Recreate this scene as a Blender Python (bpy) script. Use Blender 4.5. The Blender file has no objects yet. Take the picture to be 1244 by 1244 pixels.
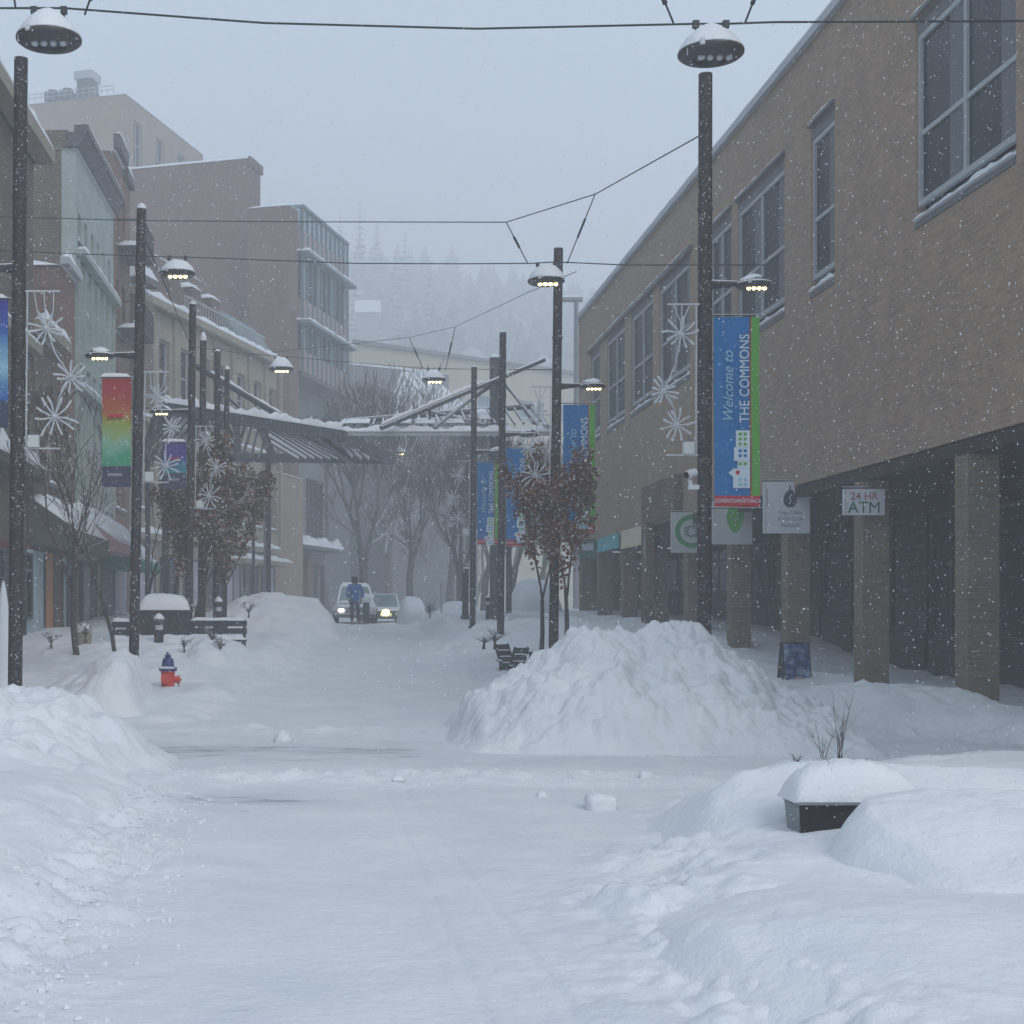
import bpy, math, random
import numpy as np
from mathutils import Vector, Matrix

# ------------------------------------------------------------------ camera, sky, sun, exposure
SC = bpy.context.scene
COL = SC.collection
F0, VX, VY, EYE = 1800.0, 408.0, 745.0, 1.65      # focal length and vanishing point in photo pixels, eye height
cam_d = bpy.data.cameras.new('camera')
cam_d.sensor_width = 36.0
cam_d.lens = F0 * 36.0 / 1244.0
cam_d.shift_x = (622 - VX) / 1244.0
cam_d.shift_y = (VY - 622) / 1244.0
cam_d.clip_start = 0.1
cam_d.clip_end = 4000
cam = bpy.data.objects.new('camera', cam_d)
COL.objects.link(cam)
cam.location = (0, 0, EYE)
cam.rotation_euler = (math.radians(90), 0, 0)
SC.camera = cam

SUN_EL, SUN_ROT = math.radians(38), math.radians(150)
world = bpy.data.worlds.new('World')
SC.world = world
world.use_nodes = True
wn = world.node_tree.nodes; wl = world.node_tree.links
wn.clear()
sky = wn.new('ShaderNodeTexSky')
sky.sky_type = 'NISHITA'
sky.sun_disc = False
sky.sun_elevation = SUN_EL
sky.sun_rotation = SUN_ROT
sky.air_density = 1.0
sky.dust_density = 4.0
sky.ozone_density = 1.0
# an even snow-cloud deck: the sky's colour mixed towards one flat grey blue
mix = wn.new('ShaderNodeMix'); mix.data_type = 'RGBA'; mix.blend_type = 'MIX'
mix.inputs[0].default_value = 0.88
mix.inputs[7].default_value = (5.3, 6.4, 7.6, 1)
bg = wn.new('ShaderNodeBackground'); bg.inputs[1].default_value = 0.112
wo = wn.new('ShaderNodeOutputWorld')
wl.new(sky.outputs[0], mix.inputs[6]); wl.new(mix.outputs[2], bg.inputs[0]); wl.new(bg.outputs[0], wo.inputs[0])

sun_d = bpy.data.lights.new('sun', 'SUN')
sun_d.energy = 0.95
sun_d.angle = math.radians(25)
sun_d.color = (1.0, 0.97, 0.93)
sun = bpy.data.objects.new('sun', sun_d)
COL.objects.link(sun)
sdir = Vector((math.sin(SUN_ROT) * math.cos(SUN_EL), math.cos(SUN_ROT) * math.cos(SUN_EL), math.sin(SUN_EL)))
sun.rotation_euler = sdir.to_track_quat('Z', 'Y').to_euler()
sun.location = (0, 0, 60)

SC.view_settings.view_transform = 'Standard'
SC.view_settings.look = 'None'
SC.view_settings.exposure = -0.02
SC.view_settings.gamma = 1
SC.view_settings.use_curve_mapping = False
SC.render.engine = 'CYCLES'
SC.cycles.max_bounces = 10
SC.cycles.diffuse_bounces = 3
SC.cycles.glossy_bounces = 2
SC.cycles.transmission_bounces = 2
SC.cycles.volume_bounces = 8
SC.cycles.use_denoising = True
SC.cycles.caustics_reflective = False
SC.cycles.caustics_refractive = False

# ------------------------------------------------------------------ helpers
def P(px, py, D):
    """Point at depth D metres seen at photo pixel (px, py)."""
    return Vector(((px - VX) / F0 * D, D, EYE + (VY - py) / F0 * D))
def DX(px, X):
    return X * F0 / (px - VX)

def prop(o, label=None, cat=None, group=None, kind=None):
    if label: o['label'] = label
    if cat: o['category'] = cat
    if group: o['group'] = group
    if kind: o['kind'] = kind
    return o
def thing(name, loc, label, cat, group=None):
    o = bpy.data.objects.new(name, None)
    COL.objects.link(o)
    o.location = loc
    o.empty_display_size = 0.2
    return prop(o, label, cat, group)
def root_loc(o):
    v = Vector((0, 0, 0))
    while o is not None:
        v += o.location
        o = o.parent
    return v

class MB:
    """Collects shapes into one mesh; world coordinates, made local to the parent when linked."""
    def __init__(s):
        s.v = []; s.f = []
    def add(s, vs, fs):
        n = len(s.v)
        s.v.extend([tuple(v) for v in vs]); s.f.extend([tuple(i + n for i in f) for f in fs])
        return s
    def hexa(s, p):
        """p: 8 points, bottom ring 0-3 then top ring 4-7"""
        return s.add(p, [(3, 2, 1, 0), (4, 5, 6, 7), (0, 1, 5, 4), (1, 2, 6, 5), (2, 3, 7, 6), (3, 0, 4, 7)])
    def box(s, x0, x1, y0, y1, z0, z1):
        return s.hexa([(x0, y0, z0), (x1, y0, z0), (x1, y1, z0), (x0, y1, z0), (x0, y0, z1), (x1, y0, z1), (x1, y1, z1), (x0, y1, z1)])
    def fbox(s, F, u0, u1, w0, w1, z0, z1):
        return s.hexa([F(u0, w0, z0), F(u1, w0, z0), F(u1, w1, z0), F(u0, w1, z0), F(u0, w0, z1), F(u1, w0, z1), F(u1, w1, z1), F(u0, w1, z1)])
    def beam(s, a, b, w, h=None, up=(0, 0, 1)):
        a = Vector(a); b = Vector(b); h = h or w
        d = (b - a).normalized(); up = Vector(up)
        if abs(d.dot(up)) > .98: up = Vector((0, 1, 0))
        r = d.cross(up).normalized() * (w / 2); t = r.cross(d).normalized() * (h / 2)
        return s.hexa([a - r - t, a + r - t, b + r - t, b - r - t, a - r + t, a + r + t, b + r + t, b - r + t])
    def tube(s, pts, rad, n=6, cap=True):
        pts = [Vector(p) for p in pts]
        if not hasattr(rad, '__len__'): rad = [rad] * len(pts)
        base = len(s.v)
        ref = None
        for i, p in enumerate(pts):
            a = pts[max(0, i - 1)]; b = pts[min(len(pts) - 1, i + 1)]
            d = (b - a)
            d = d.normalized() if d.length > 1e-9 else Vector((0, 0, 1))
            if ref is None or abs(ref.dot(d)) > .97:
                ref = Vector((0, 0, 1)) if abs(d.z) < .9 else Vector((1, 0, 0))
            x = d.cross(ref).normalized(); y = d.cross(x).normalized()
            for k in range(n):
                t = 2 * math.pi * k / n
                s.v.append(tuple(p + (x * math.cos(t) + y * math.sin(t)) * rad[i]))
        for i in range(len(pts) - 1):
            for k in range(n):
                a = base + i * n + k; b = base + i * n + (k + 1) % n
                s.f.append((a, a + n, b + n, b))
        if cap:
            s.f.append(tuple(base + k for k in range(n)))
            e = base + (len(pts) - 1) * n
            s.f.append(tuple(e + k for k in reversed(range(n))))
        return s
    def lathe(s, prof, c, n=24, sx=1.0, sy=1.0):
        """prof: (radius, z) from top to bottom about the vertical through c"""
        base = len(s.v)
        for r, z in prof:
            for k in range(n):
                t = 2 * math.pi * k / n
                s.v.append((c[0] + r * sx * math.cos(t), c[1] + r * sy * math.sin(t), c[2] + z))
        for i in range(len(prof) - 1):
            for k in range(n):
                a = base + i * n + k; b = base + i * n + (k + 1) % n
                s.f.append((a, a + n, b + n, b))
        s.f.append(tuple(base + k for k in range(n)))
        e = base + (len(prof) - 1) * n
        s.f.append(tuple(e + k for k in reversed(range(n))))
        return s
    def slab(s, F, u0, u1, w0, w1, z, h, nu=12, nw=5, seed=0, rough=.25, roundness=.5, er=None):
        """a cushion of settled snow: rounded over its edges and uneven on top"""
        rn = random.Random(seed)
        ph = [rn.uniform(0, 6.28) for _ in range(6)]
        L = max(u1 - u0, .01); W = max(w1 - w0, .01)
        base = len(s.v); bot = []
        def edge(t):
            e = min(t, 1 - t) * 2
            return min(1.0, math.sqrt(max(0.0, 1 - (1 - min(1, e / roundness)) ** 2)))
        for i in range(nu + 1):
            for j in range(nw + 1):
                a = i / nu; b = j / nw
                eu = min(a, 1 - a) * L; ew = min(b, 1 - b) * W
                k1 = min(1, eu / (er or max(h * .9, L / nu))); k = math.sqrt(max(0, 1 - (1 - k1) ** 2)) * (.15 + .85 * edge(b))
                n_ = 1 + rough * (math.sin(a * L * 5.1 + ph[0]) * .35 + math.sin(a * L * 13 + ph[1] + b * 3) * .3 + math.sin(a * L * 2.3 + b * 4 + ph[2]) * .35 + rn.uniform(-.3, .3))
                bulge = .0
                p = F(u0 + a * L, w0 + b * W, z + .004 + h * k * n_)
                s.v.append(tuple(p))
                bot.append(tuple(F(u0 + a * L, w0 + b * W, z)))
        for i in range(nu):
            for j in range(nw):
                a = base + i * (nw + 1) + j
                s.f.append((a, a + nw + 1, a + nw + 2, a + 1))
        # skirt to the bed
        n0 = len(s.v)
        ring = [base + i * (nw + 1) for i in range(nu + 1)] + [base + nu * (nw + 1) + j for j in range(1, nw + 1)] + \
               [base + i * (nw + 1) + nw for i in range(nu - 1, -1, -1)] + [base + j for j in range(nw - 1, 0, -1)]
        for r in ring:
            s.v.append(bot[r - base])
        m = len(ring)
        for i in range(m):
            s.f.append((ring[i], n0 + i, n0 + (i + 1) % m, ring[(i + 1) % m]))
        s.f.append(tuple(n0 + i for i in reversed(range(m))))
        return s
    def blob(s, c, r, sz=1.0, n=10, m=6, seed=0, rough=.15):
        rn = random.Random(seed); ph = [rn.uniform(0, 6.28) for _ in range(5)]
        base = len(s.v)
        for i in range(m + 1):
            th = math.pi * i / m
            for k in range(n):
                t = 2 * math.pi * k / n
                x, y, z = math.sin(th) * math.cos(t), math.sin(th) * math.sin(t), math.cos(th)
                q = 1 + rough * (math.sin(3 * x + ph[0]) + math.sin(4 * y + ph[1]) + math.sin(5 * z + ph[2]) + .5 * math.sin(9 * x + 7 * y + ph[3])) / 2
                s.v.append((c[0] + x * r * q, c[1] + y * r * q, c[2] + z * r * q * sz))
        for i in range(m):
            for k in range(n):
                a = base + i * n + k; b = base + i * n + (k + 1) % n
                s.f.append((a, a + n, b + n, b))
        return s
    def build(s, name, mat, parent=None, smooth=False, **kw):
        me = bpy.data.meshes.new(name)
        off = root_loc(parent) if parent is not None else Vector((0, 0, 0))
        ox, oy, oz = off
        me.from_pydata([(v[0] - ox, v[1] - oy, v[2] - oz) for v in s.v], [], s.f)
        me.materials.append(mat)
        if smooth:
            me.polygons.foreach_set('use_smooth', [True] * len(me.polygons))
            me.set_sharp_from_angle(angle=math.radians(50))
        me.update()
        o = bpy.data.objects.new(name, me)
        COL.objects.link(o)
        if parent is not None: o.parent = parent
        return prop(o, **kw)
    def top(s, name, mat, loc, label, cat, group=None, smooth=False, kind=None):
        """one mesh that is a thing of its own"""
        ox, oy, oz = loc
        s.v = [(v[0] - ox, v[1] - oy, v[2] - oz) for v in s.v]
        o = s.build(name, mat, None, smooth)
        o.location = loc
        return prop(o, label, cat, group, kind)

def np_mesh(name, V, FQ, mat, smooth=False, parent=None, n=4):
    """mesh straight from arrays: V (N,3), FQ (M,n)"""
    me = bpy.data.meshes.new(name)
    V = np.asarray(V, dtype=np.float32)
    if parent is not None:
        V = V - np.array(root_loc(parent), dtype=np.float32)
    FQ = np.asarray(FQ, dtype=np.int32)
    me.vertices.add(len(V)); me.vertices.foreach_set('co', V.ravel())
    me.loops.add(FQ.size); me.loops.foreach_set('vertex_index', FQ.ravel())
    me.polygons.add(len(FQ)); me.polygons.foreach_set('loop_start', np.arange(0, FQ.size, n, dtype=np.int32))
    if smooth: me.polygons.foreach_set('use_smooth', np.ones(len(FQ), dtype=bool))
    me.materials.append(mat)
    me.update(calc_edges=True); me.validate()
    o = bpy.data.objects.new(name, me)
    COL.objects.link(o)
    if parent is not None: o.parent = parent
    return o

KIDS = {}
def copy_tree(o, loc=None, parent=None, label=None, rot=None):
    c = o.copy(); COL.objects.link(c)
    if parent is not None: c.parent = parent
    if loc is not None: c.location = loc
    if label: c['label'] = label
    if rot is not None: c.rotation_euler = rot
    for ch in [k for k in bpy.data.objects if k.parent == o] if o.name not in KIDS else KIDS[o.name]:
        copy_tree(ch, None, c)
    return c

def axisF(O, d, n):
    O = Vector((O[0], O[1], 0)); d = Vector((d[0], d[1], 0)).normalized(); n = Vector((n[0], n[1], 0)).normalized()
    def F(u, w, z):
        p = O + d * u + n * w
        return (p.x, p.y, z)
    return F
FX = axisF((0, 0), (1, 0), (0, 1))      # u = X, w = Y

# value noise in numpy
def _h(ix, iy, seed):
    n = (ix.astype(np.int64) * 374761393 + iy.astype(np.int64) * 668265263 + seed * 1442695041) & 0x7fffffff
    n = ((n ^ (n >> 13)) * 1274126177) & 0x7fffffff
    return ((n ^ (n >> 16)) & 0xffff) / 65535.0
def vnoise(x, y, seed=0):
    ix = np.floor(x); iy = np.floor(y); fx = x - ix; fy = y - iy
    fx = fx * fx * (3 - 2 * fx); fy = fy * fy * (3 - 2 * fy)
    a = _h(ix, iy, seed); b = _h(ix + 1, iy, seed); c = _h(ix, iy + 1, seed); d = _h(ix + 1, iy + 1, seed)
    return (a * (1 - fx) + b * fx) * (1 - fy) + (c * (1 - fx) + d * fx) * fy - .5
def fbm(x, y, o=4, seed=0):
    s = 0; a = 1.0
    for i in range(o):
        s = s + a * vnoise(x * 2 ** i + 17.3 * i, y * 2 ** i - 9.1 * i, seed + i); a *= .5
    return s
def lumps(x, y, cell, seed=0, dens=1.0):
    """rounded clods: 0 between them, up to 1 at a clod's middle"""
    gx = x / cell; gy = y / cell
    ix = np.floor(gx); iy = np.floor(gy)
    out = np.zeros_like(gx)
    for dx in (-1, 0, 1):
        for dy in (-1, 0, 1):
            cx = ix + dx; cy = iy + dy
            px_ = cx + _h(cx, cy, seed); py_ = cy + _h(cx, cy, seed + 7)
            r = .25 + .55 * _h(cx, cy, seed + 13)
            on = _h(cx, cy, seed + 19) < dens
            d2 = ((gx - px_) ** 2 + (gy - py_) ** 2) / r ** 2
            out = np.maximum(out, np.where(on, np.sqrt(np.clip(1 - d2, 0, 1)) * r, 0))
    return out
def sstep(a, b, x):
    t = np.clip((x - a) / (b - a), 0, 1)
    return t * t * (3 - 2 * t)

# ------------------------------------------------------------------ materials
def nt(m):
    m.use_nodes = True
    n = m.node_tree.nodes; l = m.node_tree.links
    return n, l, n['Principled BSDF']
def mat(name, c, rough=.75, spec=.3, vary=.18, scale=6.0, bump=.0, snow=0.0, specks=0.0, metal=0.0, stretch=(1, 1, 1), brick=None, speck_scale=30, c2=None, bscale=1.0):
    """procedural surface: colour variation, optional brick courses, snow settled on upward faces and snow specks stuck to it"""
    m = bpy.data.materials.new(name)
    n, l, b = nt(m)
    b.inputs['Roughness'].default_value = rough
    b.inputs['Specular IOR Level'].default_value = spec
    b.inputs['Metallic'].default_value = metal
    tc = n.new('ShaderNodeTexCoord')
    mp = n.new('ShaderNodeMapping'); mp.inputs['Scale'].default_value = stretch
    l.new(tc.outputs['Object'], mp.inputs[0])
    no = n.new('ShaderNodeTexNoise'); no.inputs['Scale'].default_value = scale; no.inputs['Detail'].default_value = 5; no.inputs['Roughness'].default_value = .6
    l.new(mp.outputs[0], no.inputs[0])
    ra = n.new('ShaderNodeValToRGB')
    c2 = c2 or c
    ra.color_ramp.elements[0].position = .3; ra.color_ramp.elements[1].position = .7
    ra.color_ramp.elements[0].color = tuple(x * (1 - vary) for x in c) + (1,)
    ra.color_ramp.elements[1].color = tuple(min(1, x * (1 + vary)) for x in c2) + (1,)
    l.new(no.outputs[0], ra.inputs[0])
    colour = ra.outputs[0]
    height = no.outputs[0]
    if brick:
        dx, dy, bw, bh, mort = brick
        sp = n.new('ShaderNodeSeparateXYZ'); l.new(tc.outputs['Object'], sp.inputs[0])
        m1 = n.new('ShaderNodeMath'); m1.operation = 'MULTIPLY'; m1.inputs[1].default_value = dx; l.new(sp.outputs[0], m1.inputs[0])
        m2 = n.new('ShaderNodeMath'); m2.operation = 'MULTIPLY_ADD'; m2.inputs[1].default_value = dy; l.new(sp.outputs[1], m2.inputs[0]); l.new(m1.outputs[0], m2.inputs[2])
        cb = n.new('ShaderNodeCombineXYZ'); l.new(m2.outputs[0], cb.inputs[0]); l.new(sp.outputs[2], cb.inputs[1])
        br = n.new('ShaderNodeTexBrick')
        l.new(cb.outputs[0], br.inputs['Vector'])
        br.inputs['Scale'].default_value = 1.0
        br.inputs['Brick Width'].default_value = bw; br.inputs['Row Height'].default_value = bh
        br.inputs['Mortar Size'].default_value = .012 * bscale; br.inputs['Mortar Smooth'].default_value = .3
        br.inputs['Mortar'].default_value = tuple(mort) + (1,)
        lo = n.new('ShaderNodeMixRGB'); lo.blend_type = 'MULTIPLY'; lo.inputs[0].default_value = 1; l.new(colour, lo.inputs[1]); lo.inputs[2].default_value = (.85, .85, .86, 1)
        hi = n.new('ShaderNodeMixRGB'); hi.blend_type = 'MULTIPLY'; hi.inputs[0].default_value = 1; l.new(colour, hi.inputs[1]); hi.inputs[2].default_value = (1.10, 1.07, 1.04, 1)
        l.new(lo.outputs[0], br.inputs['Color1']); l.new(hi.outputs[0], br.inputs['Color2'])
        colour = br.outputs['Color']; height = br.outputs['Fac']
    if bump:
        bu = n.new('ShaderNodeBump'); bu.inputs['Strength'].default_value = bump; bu.inputs['Distance'].default_value = .02
        if brick: bu.invert = True
        l.new(height, bu.inputs['Height']); l.new(bu.outputs[0], b.inputs['Normal'])
    if snow or specks:
        geo = n.new('ShaderNodeNewGeometry'); sz = n.new('ShaderNodeSeparateXYZ'); l.new(geo.outputs['True Normal'], sz.inputs[0])
        n2 = n.new('ShaderNodeTexNoise'); n2.inputs['Scale'].default_value = speck_scale; n2.inputs['Detail'].default_value = 3; l.new(tc.outputs['Object'], n2.inputs[0])
        n3 = n.new('ShaderNodeTexNoise'); n3.inputs['Scale'].default_value = speck_scale * .08; n3.inputs['Detail'].default_value = 2; l.new(tc.outputs['Object'], n3.inputs[0])
        # snow on up faces
        a = n.new('ShaderNodeMapRange'); a.inputs[1].default_value = .35; a.inputs[2].default_value = .6; a.inputs[4].default_value = snow; l.new(sz.outputs[2], a.inputs[0])
        # stuck specks, thicker in patches
        th = n.new('ShaderNodeMath'); th.operation = 'MULTIPLY_ADD'; th.inputs[1].default_value = -.25; th.inputs[2].default_value = .88 - .12 * specks; l.new(n3.outputs[0], th.inputs[0])
        s1 = n.new('ShaderNodeMath'); s1.operation = 'SUBTRACT'; l.new(n2.outputs[0], s1.inputs[0]); l.new(th.outputs[0], s1.inputs[1])
        s2 = n.new('ShaderNodeMapRange'); s2.inputs[2].default_value = .08; s2.inputs[4].default_value = .6 if specks else 0; l.new(s1.outputs[0], s2.inputs[0])
        mx = n.new('ShaderNodeMath'); mx.operation = 'MAXIMUM'; l.new(a.outputs[0], mx.inputs[0]); l.new(s2.outputs[0], mx.inputs[1])
        mc = n.new('ShaderNodeMixRGB'); l.new(mx.outputs[0], mc.inputs[0]); l.new(colour, mc.inputs[1]); mc.inputs[2].default_value = (.80, .82, .86, 1)
        colour = mc.outputs[0]
    l.new(colour, b.inputs['Base Color'])
    return m
def snow_mat(name, wear=False, fine=1.0):
    m = bpy.data.materials.new(name)
    n, l, b = nt(m)
    b.inputs['Roughness'].default_value = .85
    b.inputs['Specular IOR Level'].default_value = .25
    tc = n.new('ShaderNodeTexCoord')
    n1 = n.new('ShaderNodeTexNoise'); n1.inputs['Scale'].default_value = 1.3; n1.inputs['Detail'].default_value = 6; l.new(tc.outputs['Object'], n1.inputs[0])
    n2 = n.new('ShaderNodeTexNoise'); n2.inputs['Scale'].default_value = 14 * fine; n2.inputs['Detail'].default_value = 8; n2.inputs['Roughness'].default_value = .65; l.new(tc.outputs['Object'], n2.inputs[0])
    ra = n.new('ShaderNodeValToRGB')
    ra.color_ramp.elements[0].position = .3; ra.color_ramp.elements[1].position = .7
    ra.color_ramp.elements[0].color = (.74, .775, .83, 1); ra.color_ramp.elements[1].color = (.85, .865, .89, 1)
    l.new(n1.outputs[0], ra.inputs[0])
    bu = n.new('ShaderNodeBump'); bu.inputs['Strength'].default_value = .55; bu.inputs['Distance'].default_value = .05
    l.new(n2.outputs[0], bu.inputs['Height']); l.new(bu.outputs[0], b.inputs['Normal'])
    colour = ra.outputs[0]
    if wear:
        # wet asphalt showing through the scraped crossing in long thin streaks
        mp = n.new('ShaderNodeMapping'); mp.inputs['Scale'].default_value = (.55, 1.6, 1); l.new(tc.outputs['Object'], mp.inputs[0])
        n3 = n.new('ShaderNodeTexNoise'); n3.inputs['Scale'].default_value = 1.6; n3.inputs['Detail'].default_value = 9; n3.inputs['Roughness'].default_value = .72; l.new(mp.outputs[0], n3.inputs[0])
        at = n.new('ShaderNodeAttribute'); at.attribute_name = 'wear'
        ad = n.new('ShaderNodeMath'); ad.operation = 'MULTIPLY_ADD'; ad.inputs[1].default_value = .30; l.new(at.outputs['Fac'], ad.inputs[0]); l.new(n3.outputs[0], ad.inputs[2])
        mr = n.new('ShaderNodeMapRange'); mr.inputs[1].default_value = .74; mr.inputs[2].default_value = .90; mr.inputs[4].default_value = .9; l.new(ad.outputs[0], mr.inputs[0])
        mc = n.new('ShaderNodeMixRGB'); l.new(mr.outputs[0], mc.inputs[0]); l.new(colour, mc.inputs[1]); mc.inputs[2].default_value = (.12, .135, .15, 1)
        ad2 = n.new('ShaderNodeMath'); ad2.operation = 'MULTIPLY'; l.new(at.outputs['Fac'], ad2.inputs[0]); l.new(n3.outputs[0], ad2.inputs[1])
        mc2 = n.new('ShaderNodeMixRGB'); l.new(ad2.outputs[0], mc2.inputs[0]); l.new(mc.outputs[0], mc2.inputs[1]); mc2.inputs[2].default_value = (.46, .50, .56, 1)
        colour = mc2.outputs[0]
    l.new(colour, b.inputs['Base Color'])
    return m
def emit(name, c, s):
    m = bpy.data.materials.new(name)
    n, l, b = nt(m)
    b.inputs['Base Color'].default_value = tuple(c) + (1,)
    b.inputs['Emission Color'].default_value = tuple(c) + (1,)
    b.inputs['Emission Strength'].default_value = s
    return m
M = {}
M['ground'] = snow_mat('trampled_snow', True)
M['snow'] = snow_mat('settled_snow')
M['pole'] = mat('dark_bronze_pole', (.032, .026, .028), .6, .35, .3, 8, specks=1.05, speck_scale=32)
M['metal'] = mat('dark_metal', (.035, .034, .038), .55, .4, .2, 9, snow=.9, specks=.6)
M['grey_metal'] = mat('grey_steel', (.13, .14, .16), .55, .4, .15, 7, snow=.95, specks=.6)
M['steel'] = mat('dark_grey_steel', (.065, .07, .08), .55, .4, .15, 7, snow=.95, specks=.5)
M['shadow_brick'] = mat('arcade_shade_brick', (.05, .045, .042), .9, .1, .1, 2)  # the arcade's shade put into the colour of its inner wall and ceiling
M['shade'] = mat('brushed_lamp_shade', (.055, .052, .055), .38, .5, .2, 10, metal=.3, specks=.3, speck_scale=60)
M['lens'] = mat('frosted_lens', (.55, .58, .6), .3, .5, .05)
M['lit'] = emit('lit_led', (1.0, .80, .36), 7.0)
M['wire'] = mat('steel_cable', (.028, .03, .035), .6, .3, .1)
BR = (0, 1, .22, .075)
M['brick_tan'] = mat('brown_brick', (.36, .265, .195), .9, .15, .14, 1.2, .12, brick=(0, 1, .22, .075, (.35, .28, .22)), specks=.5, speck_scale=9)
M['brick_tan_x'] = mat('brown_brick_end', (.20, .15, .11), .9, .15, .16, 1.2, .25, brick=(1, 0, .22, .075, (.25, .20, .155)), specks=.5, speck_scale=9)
M['brick_col'] = mat('column_brick', (.22, .17, .12), .9, .15, .2, 2, .3, brick=(1, 1, .22, .075, (.20, .185, .16)), specks=.5, speck_scale=18)
M['brick_brown'] = mat('old_brown_brick', (.15, .118, .085), .9, .15, .3, 1.0, .2, brick=(1, .3, .22, .075, (.12, .11, .1)), specks=.6, speck_scale=8)
M['brick_dark'] = mat('mottled_brown_brick', (.15, .118, .09), .9, .15, .35, .9, .2, brick=(1, .3, .22, .075, (.15, .14, .12)), specks=.7, speck_scale=6)
M['brick_red'] = mat('dull_red_brick', (.20, .122, .094), .9, .15, .18, 1.0, .2, brick=(1, 0, .25, .08, (.17, .13, .12)), specks=.4, speck_scale=7)
M['brick_red_s'] = mat('red_brick_street', (.22, .125, .09), .9, .15, .2, 1.3, .2, brick=(0, 1, .22, .075, (.16, .13, .12)), specks=.5, speck_scale=9)
M['tan_wall'] = mat('tan_render', (.32, .245, .19), .9, .1, .1, .4, .05)
M['stone'] = mat('cream_stone', (.31, .275, .215), .85, .2, .15, 1.2, .15, specks=.5, speck_scale=9, snow=.9)
M['cream'] = mat('pale_yellow_panel', (.50, .46, .36), .8, .2, .06, .3)
M['grey_wall'] = mat('grey_wall', (.22, .225, .235), .85, .2, .12, .5)
M['green'] = mat('pale_green_facade', (.33, .385, .365), .7, .3, .14, 1.4, .1, specks=.5, speck_scale=8, snow=.9)
M['blind'] = mat('grey_blind', (.17, .18, .20), .7, .1, .12, 2, stretch=(1, 12, .5))
M['cornice'] = mat('dark_cornice', (.10, .10, .105), .7, .3, .2, 4, snow=.9, specks=.6, speck_scale=9)
M['mansard'] = mat('red_brown_roof', (.15, .105, .095), .85, .2, .2, 3, .2, stretch=(1, 1, 5))
M['pink'] = mat('pinkish_panel', (.30, .235, .225), .6, .3, .06, 2)
M['teal_metal'] = mat('teal_frame', (.13, .19, .21), .5, .4, .1, 3, snow=.9)
M['frame'] = mat('pale_window_frame', (.40, .43, .45), .5, .4, .1, 5, snow=.8)
M['frame_dark'] = mat('dark_window_frame', (.035, .036, .04), .5, .4, .1, 5, snow=.8)
M['lintel'] = mat('grey_lintel_panel', (.15, .155, .165), .6, .3, .15, 3, snow=.95)
M['coping'] = mat('grey_coping', (.42, .46, .50), .5, .4, .1, 1, snow=.95)
def glass(name, c, rough=.12):
    m = mat(name, c, max(rough, .22), .12, .35, 1.3)
    return m
M['glass'] = glass('dark_window_glass', (.022, .025, .032))
M['glass_pale'] = glass('pale_window_glass', (.20, .28, .31), .25)
M['glass_sky'] = glass('light_balustrade_glass', (.36, .47, .52), .2)
M['lilac_pane'] = glass('pale_lilac_pane', (.40, .38, .44), .5)  # even pale lilac colour for some shop window panes
M['fabric_blue'] = mat('banner_blue', (.018, .165, .42), .8, .15, .12, 3, specks=.25)
M['fabric_green'] = mat('banner_green', (.12, .38, .06), .8, .15, .08, 3, specks=.2)
M['fabric_red'] = mat('banner_red', (.50, .035, .055), .8, .15, .08, 3, specks=.2)
M['print_white'] = mat('print_white', (.62, .70, .76), .8, .15, .03)
M['print_pale'] = mat('print_pale_blue', (.30, .52, .66), .8, .15, .03)
M['white_paint'] = mat('white_paint', (.72, .73, .76), .5, .3, .04)
M['deco'] = mat('frosted_garland', (.50, .53, .56), .7, .3, .2, 25)
M['sign_white'] = mat('sign_board_white', (.72, .73, .77), .5, .3, .05, 2, specks=.3)
M['sign_grey'] = mat('sign_board_grey', (.60, .62, .61), .5, .3, .05, 2, specks=.3)
M['logo_green'] = mat('logo_green', (.05, .30, .10), .6, .2, .05)
M['leaf_green'] = mat('logo_leaf_green', (.10, .42, .06), .6, .2, .05)
M['ink'] = mat('dark_ink', (.04, .07, .09), .6, .2, .05)
M['ink_grey'] = mat('grey_ink', (.26, .27, .31), .6, .2, .05)
M['ink_red'] = mat('red_ink', (.40, .08, .05), .6, .2, .05)
M['ink_green'] = mat('dark_green_ink', (.03, .16, .12), .6, .2, .05)
M['teal'] = mat('teal_panel', (.10, .50, .55), .6, .3, .06, 2, specks=.4, speck_scale=12)
M['creamp'] = mat('cream_panel', (.78, .73, .52), .6, .3, .06, 2, specks=.4, speck_scale=12)
M['navy'] = mat('navy_panel', (.04, .05, .09), .6, .3, .1, 2)
M['hyd_red'] = mat('hydrant_red', (.66, .045, .025), .45, .5, .1, 9, specks=.5)
M['hyd_blue'] = mat('hydrant_blue', (.02, .045, .20), .45, .5, .1, 9, specks=.5)
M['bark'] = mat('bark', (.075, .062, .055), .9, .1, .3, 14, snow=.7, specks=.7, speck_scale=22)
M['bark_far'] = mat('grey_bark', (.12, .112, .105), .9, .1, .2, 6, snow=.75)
M['deadleaf'] = mat('withered_leaf', (.17, .075, .042), .85, .1, .35, 5, snow=.35)
M['deadleaf2'] = mat('withered_leaf_olive', (.15, .085, .04), .85, .1, .35, 5, snow=.35)
M['needle'] = mat('evergreen_needles', (.045, .065, .05), .85, .1, .3, 5, snow=.5)
M['conifer'] = mat('dark_conifer', (.085, .098, .095), .9, .1, .2, 1, snow=.5)
M['woodboard'] = mat('dark_painted_board', (.035, .038, .042), .6, .3, .2, 6, snow=.85, specks=.6, speck_scale=24)
M['planter'] = mat('black_planter', (.014, .013, .015), .5, .35, .2, 7, specks=.5, speck_scale=26)
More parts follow.
